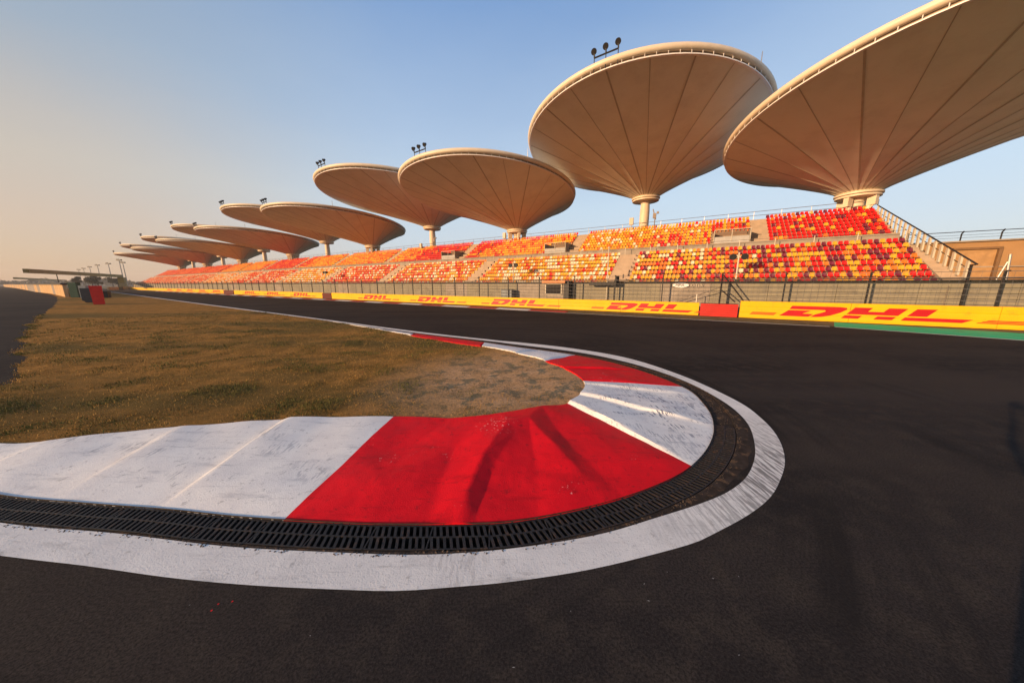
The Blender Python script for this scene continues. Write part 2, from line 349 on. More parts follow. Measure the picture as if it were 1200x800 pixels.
sheet('verge', [(p.x, p.y) for p in vin] + [ST(700, 60), ST(-200, 60), ST(-200, 6)], VERGE, 0.0, kind='structure')
gi = [(-6.2, 22.42), (-11.2, 20.9), (-16, 19.0), (-25, 14)]
go = [(-6.9, 25.1), (-12.9, 23.8), (-18, 21.8), (-27, 17)]
sheet('green_run_off', [ST(*p) for p in gi] + [ST(*p) for p in go[::-1]], GREENP, .006, kind='structure')

def strip(name, c1, c2, m, z, n=None, step=.15, x0=0, **props):
    k = int(max(c1.L, c2.L)/step) if n is None else n; mb = MB(); pv = None
    # pair by nearest point so both borders stay square to the line
    xs = np.concatenate([np.arange(0, 26, step), np.geomspace(26, c1.L, 160)]); pts = []
    j = 0.0
    for x in xs:
        a = c1.at(x); t = c1.tangent(x); win = np.linspace(j, min(j+6, c2.L), 160)
        q = np.array([c2.at(y) for y in win]); d = np.abs((q-a)@t)+.05*np.linalg.norm(q-a, axis=1)
        j = float(win[np.argmin(d)]); pts.append((a, c2.at(j)))
    for (a, b), (c, d) in zip(pts[:-1], pts[1:]): mb.quad([(*a, z), (*c, z), (*d, z), (*b, z)])
    return part(name, mb, m, None, **props)
strip('track_edge_line', WO, WI, LINEW, .005, kind='structure')

# channel floor and walls, all the way round under the grates; beyond the grates it is filled with dirt
mb = MB(); md = MB()
for x0, x1 in zip(xs[:-1], xs[1:]):
    a, b = KO.at(x0), KO.at(x1); c, d = np.array(KO.at(x1)+nrm(KO, x1)*gwid(x1)), np.array(KO.at(x0)+nrm(KO, x0)*gwid(x0))
    t = mb if x0 < lk+.3 else md
    z = -.16 if x0 < lk+.3 else -.012
    t.quad([(*a, z), (*d, z), (*c, z), (*b, z)])
    t.quad([(*d, z), (*d, 0.0), (*c, 0.0), (*c, z)]); t.quad([(*a, z), (*b, z), (*b, .02), (*a, .02)])
o = part('drain_channel', mb, TROUGH, None, kind='structure'); part('channel_dirt', md, DIRTY, None, kind='structure')

# dirt shoulder between the grates and the white line: a thin uneven skin
mb = MB(); q = []
for x in xs[:int(lq/.08)]:
    p = KO.at(x)+nrm(KO, x)*gwid(x); n_ = nrm(KO, x)
    wi = WI.at(WI.nearest(p)); w_ = min(np.linalg.norm(wi-p)*(.75+.3*noise.noise(Vector((p[0]*3.3, p[1]*3.3, 0)))), .34)*min(1, max(.1, (lq-x)/2.5))
    q.append((p+n_*.002, p+n_*max(.03, w_)))
for (a, b), (c, d) in zip(q[:-1], q[1:]): mb.quad([(*a, .004), (*b, .0025), (*d, .0025), (*c, .004)])
part('dirt_shoulder', mb, DIRTY, None, kind='structure')

# ------------------------------------------------------------------ drain grates
gr = thing('drain_grate', 'curved row of black cast iron slotted drain grates around the red and white kerb', 'drain grate')
ML = .52; x = .02; gi_ = 0
while x + ML < lk + .9:
    mb = MB(); wdt = GW-.012
    def gp(u_, v_, z): p = KO.at(x+u_)+nrm(KO, x+u_)*(.006+v_); return Vector((p[0], p[1], z))
    def bar(u0, v0, u1, v1, w, z0=-.045, z1=.006):
        a, b = gp(u0, v0, 0), gp(u1, v1, 0); dd = b-a; L = dd.length; c = (a+b)/2; an = math.atan2(dd.y, dd.x)
        mb.box((c.x, c.y, (z0+z1)/2), (L, w, z1-z0), Matrix.Rotation(an, 3, 'Z'))
    zt = .004+random.uniform(-.002, .002)
    for v in (.008, wdt/2, wdt-.008): bar(0.002, v, ML/2, v, .013, z1=zt+.001); bar(ML/2, v, ML-.002, v, .013, z1=zt+.001)
    for e in (.006,): bar(e, .01, e, wdt-.01, .012, z1=zt)
    for k in range(9):
        u0 = .02+k*.0565+random.uniform(-.002, .002)
        bar(u0, .01, u0+.03, wdt/2, .024, z1=zt); bar(u0, wdt/2, u0+.03, wdt-.01, .024, z1=zt)
    part('grate', mb, GRATE, gr)
    x += ML; gi_ += 1

# ------------------------------------------------------------------ the kerb
BND = [('W', (-9.4, 3.6), (-9.4, 4.55), 0), ('W', (-6.32, 3.03), (-6.45, 3.85), .008), ('W', (-4.8, 2.78), (-5.06, 4.17), .018), ('W', (-3.52, 2.64), (-3.66, 4.44), .060),
       ('R', (-2.14, 2.49), (-1.89, 4.56), .035), ('R', (-.48, 2.44), (-.18, 4.6), .125), ('R', (1.01, 2.72), (.29, 4.79), .11), ('W', (2.22, 3.36), (1.0, 5.1), .075),
       ('W', (3.17, 4.4), (1.28, 5.51), .06), ('W', (3.66, 5.75), (1.56, 6.17), .04), ('R', (3.72, 6.3), (1.58, 6.4), .03), ('R', (3.3, 7.6), (1.35, 7.4), .05), ('W', (2.0, 9.27), (.93, 8.16), .05),
       ('W', (.95, 10.1), (.1, 9.15), .04), ('R', ST(6.9, 9.25), ST(6.3, 8.2), .04), ('W', ST(10.9, 9.2), ST(10.4, 8.62), .03), ('E', ST(18.3, 9.6), ST(18.3, 9.5), 0)]
kerb = thing('painted_kerb', 'wide red and white painted concrete kerb curving round the hairpin apex', 'kerb')
BASEZ = .10
nb = []
for c, o_, i_, a_ in BND: nb.append((c, KO.nearest(o_), KI.nearest(i_), a_))
kin_z = {}
groups = []
for j in range(len(nb)-1):
    if groups and groups[-1][0] == nb[j][0]: groups[-1][1].append(j)
    else: groups.append([nb[j][0], [j]])
RW = {2: 1.3, 3: 1.5, 5: 1.7, 6: 1.9, 4: 2.5}
# the folded red block: a low off-centre peak with creases running down to the drain (x, y, extra height)
FOLD = [(-.48, 2.44, .03), (-.46, 2.85, .085), (-.34, 3.45, .135), (-.06, 4.2, .165),          # crest of the first crease
        (-.36, 2.44, .0), (-.33, 2.85, .015), (-.16, 3.45, .055), (.05, 3.95, .11),              # its shaded foot
        (1.01, 2.72, .01), (.80, 3.15, .055), (.55, 3.7, .095), (.26, 4.35, .135),               # crest of the second
        (1.15, 2.80, .0), (.97, 3.25, .02), (.78, 3.75, .03), (.62, 4.3, .05),
        (-.78, 2.44, 0), (-.80, 2.95, .0), (-.75, 3.6, .03), (-.55, 4.25, .06),                  # foot of the sunlit face
        (-2.14, 2.49, 0), (-1.89, 4.56, 0), (-2.0, 3.5, 0), (-1.3, 2.42, 0), (-1.45, 3.0, .060), (-1.3, 3.8, -.025), (-1.0, 4.54, .01), (.25, 2.52, 0), (.3, 3.2, -.012), (.27, 3.8, .05),
        (1.6, 2.97, 0), (2.22, 3.36, 0), (1.6, 4.25, 0), (1.0, 5.1, 0), (-.2, 4.62, .05), (.5, 4.92, .04), (1.35, 3.5, .035), (1.1, 4.3, .045)]
FE = [(0, 1), (1, 2), (2, 3), (4, 5), (5, 6), (6, 7), (8, 9), (9, 10), (10, 11), (3, 11), (12, 13), (13, 14), (14, 15), (16, 17), (17, 18), (18, 19)]
_fv, _fe, _ff, *_ = geometry.delaunay_2d_cdt([Vector(q[:2]) for q in FOLD], FE, [], 0, 1e-6)
def _fh(v): return min(FOLD, key=lambda q: (q[0]-v.x)**2+(q[1]-v.y)**2)[2]
FT = [[(_fv[i].x, _fv[i].y, _fh(_fv[i])) for i in f] for f in _ff if len(f) == 3]
def fold1(x, y):
    for a, b, c in FT:
        d = (b[1]-c[1])*(a[0]-c[0])+(c[0]-b[0])*(a[1]-c[1])
        if abs(d) < 1e-9: continue
        u_ = ((b[1]-c[1])*(x-c[0])+(c[0]-b[0])*(y-c[1]))/d; v_ = ((c[1]-a[1])*(x-c[0])+(a[0]-c[0])*(y-c[1]))/d
        if u_ > -.001 and v_ > -.001 and u_+v_ < 1.001: return u_*a[2]+v_*b[2]+(1-u_-v_)*c[2]
    return 0.0
def fold(x, y): return sum(fold1(x+dx, y+dy) for dx, dy in ((0, 0), (.014, 0), (-.014, 0), (0, .014), (0, -.014)))*.15
def kz(w, tau, amp, j, P, slen=1.0):
    base = BASEZ*(w**.85)
    if j >= len(nb)-3: base *= .4
    dl = RW.get(j, 1.0)*(.03+.06*w)/slen; up = min(1, tau/dl); up = up*up*(3-2*up)
    crest = amp*up*(1-tau)**1.15*math.sin(min(1, w*1.35)*math.pi*.5)**1.1*(1.0 if w < .85 else 1-(w-.85)*2.2)
    nz = .018*noise.noise(Vector((P[0]*1.6, P[1]*1.6, 0)))+.003*noise.noise(Vector((P[0]*9, P[1]*9, 3)))
    if 4 <= j <= 6: crest = fold(P[0], P[1])
    return base+crest+nz*min(1, w*6)
for colr, js in groups:
    mb = MB(); NWD = 64 if js[0] == 4 else 22
    for j in js:
        c, o0, i0, a0 = nb[j]; _, o1, i1, _2 = nb[j+1]; nseg = max(6, int(max(o1-o0, i1-i0)/(.035 if js[0] == 4 else .09))); grid = []
        for a in range(nseg+1):
            tau = (a/nseg)**(1.0 if js[0] == 4 else 1.6); row = []
            po, pi = KO.at(o0+(o1-o0)*tau), KI.at(i0+(i1-i0)*tau)
            for b in range(NWD+1):
                w = b/NWD; P = po*(1-w)+pi*w; row.append((P[0], P[1], kz(w, tau, a0, j, P, max(.3, (o1-o0)*(1-w)+(i1-i0)*w))+.004))
            grid.append(row)
            kin_z[i0+(i1-i0)*tau] = row[-1][2]
        for a in range(nseg):
            for b in range(NWD):
                mb.quad([grid[a][b], grid[a+1][b], grid[a+1][b+1], grid[a][b+1]])
            mb.quad([(*grid[a][-1][:2], -.1), (*grid[a+1][-1][:2], -.1), grid[a+1][-1], grid[a][-1]][::-1])
            mb.quad([(*grid[a][0][:2], -.03), (*grid[a+1][0][:2], -.03), grid[a+1][0], grid[a][0]])
    me = mb.mesh('painted_section', WHITE if colr == 'W' else REDP); 
    bm = bmesh.new(); bm.from_mesh(me); bmesh.ops.remove_doubles(bm, verts=bm.verts, dist=.0008); bmesh.ops.recalc_face_normals(bm, faces=bm.faces); bm.to_mesh(me); bm.free()
    autosmooth(me, 30)
    link('painted_section', me, kerb, label='white painted kerb section' if colr == 'W' else 'red painted kerb section')
kzx = np.array(sorted(kin_z)); kzv = np.array([kin_z[k] for k in kzx])

# ------------------------------------------------------------------ the infield grass: an undulating sheet inside the kerb, plus blades
inner = [tuple(KI.at(x)) for x in np.arange(0, KI.L, .12)]
border = inner + edge_far + service
def inside(pts, poly):
    px, py = pts[:, 0], pts[:, 1]; c = np.zeros(len(pts), bool); P = np.array(poly); Q = np.roll(P, -1, 0)
    for (x1, y1), (x2, y2) in zip(P, Q):
        m = ((y1 > py) != (y2 > py)); 
        with np.errstate(divide='ignore', invalid='ignore'): xi = (x2-x1)*(py-y1)/(y2-y1)+x1
        c ^= m & (px < xi)
    return c
innp = np.array(inner[::2]); inl = np.arange(0, KI.L, .12)[::2]
def gz(x, y):
    d2 = (innp[:, 0]-x)**2+(innp[:, 1]-y)**2; i = int(np.argmin(d2)); d = math.sqrt(d2[i])
    zk = float(np.interp(inl[i], kzx, kzv))
    n = noise.noise(Vector((x*.55, y*.55, 0)))*.05+noise.noise(Vector((x*2.4, y*2.4, 5)))*.022
    f = math.exp(-d/1.6)
    return (zk-.028)*f + .012*(1-f) + n*min(1, d/.5)*(1 if d < 30 else .6)
pts = [Vector(p) for p in border]; nbv = len(pts); ex = []
gx = []
for s in np.concatenate([np.arange(-3, 26, .3), np.arange(26, 60, 1.5)]):
    for t in np.arange(-2, 12, .3 if s < 26 else 1.2):
        p = W(s+random.uniform(-.08, .08), t+random.uniform(-.08, .08)); gx.append((p.x, p.y))
gx = np.array(gx); gx = gx[inside(gx, border)]
bp_ = np.array(border)
gx = np.array([g for g in gx if ((bp_-g)**2).sum(1).min() > .02])
allp = pts + [Vector(g) for g in gx]
vo, eo, fo, *_ = geometry.delaunay_2d_cdt(allp, [(i, (i+1) % nbv) for i in range(nbv)], [], 1, 1e-5)
cen = np.array([np.mean([vo[i] for i in f], axis=0) for f in fo]); ok = inside(cen, border)
vz = []
srv = np.array([s for s in service+edge_far])
for v in vo: vz.append((v.x, v.y, gz(v.x, v.y) if (v.x**2+v.y**2) < 70**2 and np.sqrt(((np.array(service+edge_far)-np.array((v.x, v.y)))**2).sum(1)).min() > .2 else 0.004))
me = bpy.data.meshes.new('infield'); me.from_pydata(vz, [], [tuple(f) for f, k in zip(fo, ok) if k]); me.materials.append(GRASS)
bm = bmesh.new(); bm.from_mesh(me); bmesh.ops.recalc_face_normals(bm, faces=bm.faces)
for f in bm.faces:
    if f.normal.z < 0: f.normal_flip()
    f.smooth = True
bm.to_mesh(me); bm.free()
link('infield_ground', me, kind='structure')

# blades: short dry turf, thick near the camera
NB = 230000
u1 = rng.random(NB); d = 3.6*np.exp(u1*math.log(34/3.6)); az = rng.uniform(-1.22, .3, NB)
bx, by = d*np.sin(az), d*np.cos(az); B = np.stack([bx, by], 1); B = B[inside(B, border)]
sve = np.array([q for q in service if math.hypot(*q) < 42]); ii = rng.integers(0, len(sve)-1, 3500); ff_ = rng.random(3500)[:, None]
B = np.concatenate([B, sve[ii]*(1-ff_)+sve[ii+1]*ff_+rng.normal(0, .06, (3500, 2))])
kie = np.array(inner); ii = rng.integers(0, len(kie)-1, 5000); B = np.concatenate([B, kie[ii]+rng.normal(0, .02, (5000, 2))])
from mathutils import kdtree
nv = len(B); vs = np.zeros((nv*3, 3)); dist = np.hypot(B[:, 0], B[:, 1])
dap = np.hypot(B[:, 0]+.2, B[:, 1]-6.9)
clump = np.array([noise.noise(Vector((x*1.1, y*1.1, 9))) for x, y in B]); keep = rng.random(nv) < np.clip(.55+clump*1.3, .1, 1)*np.clip((dap-.6)/3.6, .06, 1)
B = B[keep]; dist = dist[keep]; clump = clump[keep]; nv = len(B)
zb = np.array([gz(x, y) for x, y in B])
hgt = rng.uniform(.010, .030, nv)*(1+np.clip(clump, 0, 1)*1.2)*(1+dist*.018); wd = .0035*(1+dist*.14)
ang = rng.uniform(0, 2*np.pi, nv); lean = rng.uniform(0, .7, nv)*hgt; la = rng.uniform(0, 2*np.pi, nv)
vs = np.zeros((nv*3, 3))
vs[0::3] = np.stack([B[:, 0]-np.cos(ang)*wd, B[:, 1]-np.sin(ang)*wd, zb-.006], 1)
vs[1::3] = np.stack([B[:, 0]+np.cos(ang)*wd, B[:, 1]+np.sin(ang)*wd, zb-.006], 1)
vs[2::3] = np.stack([B[:, 0]+np.cos(la)*lean, B[:, 1]+np.sin(la)*lean, zb+hgt], 1)
me = bpy.data.meshes.new('grass_blades'); me.vertices.add(nv*3); me.vertices.foreach_set('co', vs.ravel())
me.loops.add(nv*3); me.loops.foreach_set('vertex_index', np.arange(nv*3, dtype=np.int32))
me.polygons.add(nv); me.polygons.foreach_set('loop_start', np.arange(0, nv*3, 3, dtype=np.int32))
gm = [mat('straw blades', (.40, .23, .065), .9, .25, 1.2), mat('olive blades', (.30, .165, .035), .9, .25, 1.2), mat('green blades', (.12, .105, .025), .9, .25, 1.2), mat('dead blades', (.20, .11, .04), .9, .25, 1.2)]
for m in gm: me.materials.append(m)
pk = np.clip(clump*2.2+.5+rng.normal(0, .3, nv), 0, 1)
mi = np.where(pk < .35, 0, np.where(pk < .5, 3, np.where(pk < .82, 1, 2))).astype(np.int32)
me.polygons.foreach_set('material_index', mi); me.update()
link('grass', me, label='short dry brown and olive turf inside the kerb', category='grass', kind='stuff')

# loose gravel and rubber crumbs round the apex
mb = MB()
for i in range(2200):
    r = random.random()
    if r < .35:
        a = random.uniform(0, lapex+1.5); p = KO.at(a)+nrm(KO, a)*random.uniform(.285, .335); z = .004
    elif r < .7:
        a = random.uniform(lk-.5, lq); p = KO.at(a)+nrm(KO, a)*abs(random.gauss(.1, .12)); z = -.006
    else:
        p = np.array([random.gauss(.3, 1.0), random.gauss(6.6, 1.1)]); 
        if not inside(np.array([p]), inner)[0]: continue
        z = gz(*p)
    q = random.uniform(.0015, .007)*(1.5 if r > .7 else 1)
    M = Matrix.Rotation(random.uniform(0, 3), 3, 'Z') @ Matrix.Rotation(random.uniform(0, 1), 3, 'X')
    mb.box((p[0], p[1], z+q*.4), (q*2, q*1.5, q), M)
part('gravel', mb, mat('gravel', (.10, .07, .05), .95, .5, 40), None, kind='stuff', label='loose gravel and rubber crumbs by the kerb apex', category='gravel')
# red and pale paint chips on the near asphalt
mb = MB(); mb2 = MB()
for i in range(3):
    cx, cy = (-2.02+random.gauss(0, .10), 1.74+random.gauss(0, .03)); r = random.uniform(.003, .010); k = 6
    (mb).quad([(cx+r*random.uniform(.4, 1)*math.cos(a/k*6.283), cy+r*random.uniform(.4, 1)*math.sin(a/k*6.283), .003+i*.0001) for a in range(k)])
PALE = mat('pale chips', (.35, .33, .31), .8)
for i in range(46):
    a = random.uniform(-1.0, 1.0); D = random.uniform(1.2, 6.0)**1; cx, cy = math.sin(a)*D, math.cos(a)*D*.8+.3
    if inside(np.array([(cx, cy)]), [tuple(q) for q in WO.p[:int(len(WO.p)*.6)]])[0] or cy > 2.0 and cx < 4.4: continue
    r = random.uniform(.0015, .005); e = random.uniform(0, 3.1)
    mb2.quad([(cx+r*2.2*math.cos(e), cy+r*2.2*math.sin(e), .004), (cx-r*.6*math.sin(e), cy+r*.6*math.cos(e), .004), (cx-r*2.2*math.cos(e), cy-r*2.2*math.sin(e), .004), (cx+r*.6*math.sin(e), cy-r*.6*math.cos(e), .004)][::-1])
part('pale_chips', mb2, PALE, None, kind='stuff', label='tiny pale grit specks scattered over the near dark asphalt', category='grit')
part('paint_chips', mb, REDP, None, kind='stuff', label='red paint chips scattered on dark asphalt in front of the white line', category='paint chips')

# far kerb: flat red and white blocks along the far edge of the track
fk = thing('far_kerb', 'low red and white kerb along the far edge of the track below the yellow barrier', 'kerb')
s = 9.0; k = 0
while s < 150:
    L = 3.4; te = lambda s: 22.45+(s/60*.45 if s < 60 else .45+(s-60)/140*.7)
    mb = MB(); a, b = s+.01, s+L-.01
    mb.quad([W(a, te(a)+.02, .004), W(b, te(b)+.02, .004), W(b, te(b)+.75, .06), W(a, te(a)+.75, .06)][::-1])
    mb.quad([W(a, te(a)+.75, .06), W(b, te(b)+.75, .06), W(b, te(b)+.80, -.01), W(a, te(a)+.80, -.01)][::-1])
    for e in (a, b): mb.quad([W(e, te(e)+.02, -.02), W(e, te(e)+.02, .004), W(e, te(e)+.75, .06), W(e, te(e)+.80, -.01)])
    part('kerb_block', mb, LINEW if k % 2 else REDF, fk); s += L; k += 1
mb = MB(); pv = None
for s in np.concatenate([np.arange(-6, 150, 2), np.arange(150, 600, 20)]):
    te = 22.45+(s/60*.45 if s < 60 else .45+(s-60)/140*.7) if s > 0 else 22.45
    if pv: mb.quad([W(pv[0], pv[1]-.22, .005), W(pv[0], pv[1]-.06, .005), W(s, te-.06, .005), W(s, te-.22, .005)])
    pv = (s, te)
part('far_edge_line', mb, LINEW, None, kind='structure')
mb = MB()
for (s0, t0), (s1, t1) in zip(gi[:-1], gi[1:]): mb.quad([W(s0, t0-.2, .005), W(s0, t0-.03, .005), W(s1, t1-.03, .005), W(s1, t1-.2, .005)])
part('green_edge_line', mb, LINEW, None, kind='structure')

# ------------------------------------------------------------------ advertising barriers
LET = {
 'D': [[(0, 1), (2.3, 1), (2.62, .94), (2.72, .8), (2.62, .5), (2.35, .2), (2.02, .04), (1.72, 0), (1.52, 0), (1.60, .25), (1.82, .45), (1.9, .58), (1.8, .66), (1.5, .68), (.05, .68)],
       [(-.05, 0), (1.42, 0), (1.50, .26), (.95, .28), (1.18, .58), (.08, .58)]],
 'H': [[(2.95, 1), (3.7, 1), (3.7, .66), (4.35, .66), (4.35, 1), (5.1, 1), (5.1, .38), (2.95, .38)], [(2.95, .28), (3.7, .28), (3.7, 0), (2.95, 0)], [(4.35, .28), (5.1, .28), (5.1, 0), (4.35, 0)]],
 'L': [[(5.45, 1), (6.2, 1), (6.2, .38), (5.45, .38)], [(5.45, .28), (7.9, .28), (7.7, 0), (5.45, 0)]],
 'stripes': [[(-1.7, a), (-.35, a), (-.35, a+.06), (-1.66, a+.06)] for a in (.02, .12, .22)] + [[(8.15+.1*i, a), (9.9, a), (9.94, a+.06), (8.2+.1*i, a+.06)] for i, a in enumerate((.02, .12, .22))]}
def logo(parent, s_left, s_right, z0, z1, t):
    # unit text spans x 0..7.9 (letters); it reads left to right seen from the track, i.e. towards smaller s
    sc = (s_left-s_right)/8.2; h = z1-z0
    for nm, polys in LET.items():
        mb = MB()
        for p in polys:
            mb.prism([((x+.55*y)*sc, y*h) for x, y in p], W(s_left, t, z0), -U, (0, 0, 1), -N, .006)
            if nm == 'stripes': part('printed_stripe', mb, DRED, parent); mb = MB()
        if nm != 'stripes': part('letter', mb, DRED, parent)
def barrier_panel(parent, s0, s1, t, h, mats=YEL, z0=.0):
    mb = MB(); n = 5
    # a vinyl wrapped guard rail: three soft corrugations, rounded top, real depth behind
    prof = [(0, z0+.02), (-.012, z0+h*.08), (.006, z0+h*.31), (-.008, z0+h*.36), (-.010, z0+h*.6), (.006, z0+h*.655), (-.008, z0+h*.7), (-.012, z0+h*.93), (.01, z0+h*.985), (.06, z0+h), (.22, z0+h), (.25, z0+h*.9), (.25, z0)]
    for i in range(len(prof)-1):
        (a, za), (b, zb_) = prof[i], prof[i+1]; mb.quad([W(s1, t+a, za), W(s0, t+a, za), W(s0, t+b, zb_), W(s1, t+b, zb_)])
    for s in (s0, s1): mb.quad([W(s, t+a, z) for a, z in prof])
    return part('banner_panel', mb, mats, parent)
def ad_barrier(label, s0, s1, t, h, logos, plen=4.0, bend=None):
    b = thing('advertising_barrier', label, 'barrier', W(0, 0, 0)); s = s0
    n = max(1, round((s1-s0)/plen)); L = (s1-s0)/n
    for i in range(n): barrier_panel(b, s0+i*L+.009, s0+(i+1)*L-.009, t, h*random.uniform(.995, 1.005))
    for (sl, sr, z0, z1) in logos: logo(b, sl, sr, z0, z1, t-.0135)
    return b
ad_barrier('tall yellow barrier with large red DHL lettering at right above the green strip', -23, -2.35, 25.26, 1.12, [(-4.45, -12.05, .25, .89)], 5.2)
ad_barrier('long yellow barrier with repeated red DHL lettering left of the louvred red block', -.02, 48.4, 25.34, .92, [(sr+6.3, sr+.05, .19, .75) for sr in (.2, 11.9, 22.9, 33.9)], 5.5)
ad_barrier('yellow DHL barrier between the two far dark red blocks', 51.2, 89.3, 25.5, .90, [(sr+6.3, sr, .19, .75) for sr in (55, 66, 77)], 5.5)
ad_barrier('farthest yellow barrier running on past the last dark red block at far left', 95.7, 250, 25.7, .90, [(sr+6.3, sr, .19, .75) for sr in (98, 109, 120, 131, 142)], 8)
def red_block(label, s0, s1, t, h, g=None):
    b = thing('red_barrier_block', label, 'barrier'); n = 6 if s0 < 10 else 2
    for i in range(n):
        mb = MB(); z0 = .02+i*(h-.02)/n; z1 = z0+(h-.02)/n-.025
        mb.box(W((s0+s1)/2, t+.4, (z0+z1)/2), (s1-s0, .8, z1-z0), Matrix.Rotation(ROT, 3, 'Z')); part('slab', mb, REDB if s0 < 10 else MATS.get('dark red') or mat('dark red', (.10, .010, .008), .6), b)
    mb = MB(); mb.box(W((s0+s1)/2, t+.42, h/2), (s1-s0-.06, .74, h-.06), Matrix.Rotation(ROT, 3, 'Z')); part('core', mb, DARK, b)
    return b
red_block('red barrier block with horizontal slabs closing the gap between two yellow DHL barriers', -2.25, -.10, 25.22, .88)
red_block('dark red block between yellow barriers left of centre', 48.5, 51.1, 25.3, .85)
red_block('smaller dark red block farther left along the yellow barrier', 89.4, 95.6, 25.4, .85)

# ------------------------------------------------------------------ debris fence
fence = thing('debris_fence', 'tall dark debris fence of posts and wires behind the yellow barrier', 'fence')
def fpost(s, h=2.85, t=26.15):
    mb = MB(); mb.box(W(s, t, h/2), (.07, .10, h), Matrix.Rotation(ROT, 3, 'Z')); mb.box(W(s, t-.09, h+.02), (.07, .3, .06), Matrix.Rotation(ROT, 3, 'Z'))
    mb.box(W(s, t, .06), (.24, .26, .12), Matrix.Rotation(ROT, 3, 'Z')); part('post', mb, DARK, fence)
for k in range(-4, 72): fpost(-11.8+3.56*k+random.uniform(-.1, .1), 2.85+(.35 if k == 0 else 0)+random.uniform(-.05, .05))
fpost(-12.9)
mb = MB()
for z in np.arange(.45, 2.86, .3):
    for k in range(-5, 14): mb.tube(W(-11.8+3.56*5*k, 26.08, z), W(-11.8+3.56*5*(k+1), 26.08, z), .014, 4, cap=False)
part('wires', mb, STEEL, fence)
mb = MB(); 
for k in range(-5, 14): mb.tube(W(-11.8+3.56*5*k, 26.12, 2.5), W(-11.8+3.56*5*(k+1), 26.12, 2.5), .03, 5, cap=False)
part('top_rail', mb, DARK, fence)
mb = MB()
for s in np.arange(-28, 60, .33): mb.tube(W(s, 26.06, .9), W(s, 26.06, 2.84), .0045, 3, cap=False)
part('mesh_wire', mb, STEEL, fence, kind='stuff')
# gate braces beside the red block
mb = MB(); mb.tube(W(-1.25, 26.0, 2.85), W(-2.55, 25.95, 1.1), .045, 5); mb.tube(W(-1.25, 26.0, 1.8), W(-2.1, 25.95, 1.0), .04, 5); mb.tube(W(-1.2, 26.0, 0), W(-1.2, 26.0, 2.95), .05, 5)
part('gate_brace', mb, DARK, fence)
mb = MB(); mb.tube(W(-1.15, 26.05, 2.0), W(1.3, 26.6, .9), .025, 4); mb.tube(W(.2, 26.05, .9), W(.2, 26.05, 1.5), .03, 4)
part('stay', mb, STEEL, fence)

# ------------------------------------------------------------------ grandstand
st = thing('grandstand', 'long open grandstand with two tiers of red yellow orange and white seats', 'grandstand')
S0, S1 = -11.6, 212.0
rows1 = [(27.35+.64*k, 2.12+.39*k) for k in range(8)]
rows2 = [(33.5+.55*k, 5.56+.345*k) for k in range(8)]
MR = Matrix.Rotation(ROT, 3, 'Z')
def terrace(rows, tread, name, extra=()):
    for i, (t, z) in enumerate(rows):
        z0 = z-1.2
        mb = MB(); mb.box(W((S0+S1)/2, t+tread/2, (z+z0)/2), (S1-S0, tread-.004, z-z0), MR); part(name, mb, TIER, st)
terrace(rows1, .64, 'lower_step'); terrace(rows2, .55, 'upper_step')
mb = MB(); mb.box(W((S0+S1)/2, 32.97, 4.85), (S1-S0, 1.04, .5), MR); part('walkway', mb, TIER, st)
mb = MB(); mb.box(W((S0+S1)/2, 33.44, 5.44), (S1-S0, .09, .68), MR); part('walkway_wall', mb, CONC, st)
mb = MB(); mb.box(W((S0+S1)/2, 37.95, 5.0), (S1-S0, .08, 6.4), MR); part('back_wall', mb, CONC, st)
mb = MB(); mb.quad([W(S0-.02, 27.0, 0), W(S0-.02, 37.99, 0), W(S0-.02, 37.99, 8.1), W(S0-.02, 33.4, 5.3), W(S0-.02, 32.4, 4.9), W(S0-.02, 27.0, 2.1)]); part('end_wall', mb, CONC, st)
# front wall: cladding sheets between pilasters
s = -34.0; k = 0
while s < S1:
    L = 3.34; mb = MB(); mb.box(W(s+L/2, 27.15, 1.18), (L-.02, .12, 2.36), MR)
    for z in (.55, .95, 1.35, 1.75, 2.1): mb.box(W(s+L/2, 27.085, z), (L-.1, .02, .03), MR)
    part('wall_panel', mb, WALLM if k % 7 not in (3,) and not (10.2 < s < 13) else CONC, st); s += L; k += 1
mb = MB(); mb.box(W((S1-34)/2, 27.15, 2.40), (S1+34, .3, .09), MR); part('wall_coping', mb, DARK, st)
mb = MB(); mb.box(W((S1-34)/2, 27.13, .12), (S1+34, .2, .24), MR); part('wall_plinth', mb, CONC, st)
AIS1 = [6.4+16.72*k for k in range(13)]; AIS2 = [-3.9+16.72*k for k in range(14)]
# aisle stairs: small steps in the gaps
for a in AIS1[:7]:
    mb = MB()
    for (t, z) in rows1: mb.box(W(a, t+.16, z+.09), (1.5, .3, .2), MR)
    part('aisle_stair', mb, TIER, st)
for a in AIS2[:7]:
    mb = MB()
    for (t, z) in rows2: mb.box(W(a, t+.14, z+.08), (1.2, .27, .18), MR)
    part('aisle_stair', mb, TIER, st)
# vomitory openings beside the upper aisles
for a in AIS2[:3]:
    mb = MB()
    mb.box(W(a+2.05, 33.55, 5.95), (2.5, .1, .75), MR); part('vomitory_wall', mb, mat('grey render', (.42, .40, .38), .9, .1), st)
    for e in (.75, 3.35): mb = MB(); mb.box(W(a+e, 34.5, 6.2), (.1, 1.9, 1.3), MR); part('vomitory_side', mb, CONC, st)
    mb = MB(); mb.box(W(a+2.05, 35.4, 6.3), (2.4, .06, 1.4), MR); part('vomitory_shade_panel', mb, mat('brown shade wall', (.20, .13, .09), .8), st)  # solid panel, coloured brown to stand for the shade inside the opening
    mb = MB()
    for e in (.75, 2.05, 3.35): mb.tube(W(a+e, 33.5, 5.9), W(a+e, 33.5, 6.9), .03, 5)
    mb.tube(W(a+.75, 33.5, 6.9), W(a+3.35, 33.5, 6.9), .03, 5); part('vomitory_rail', mb, WHST, st)
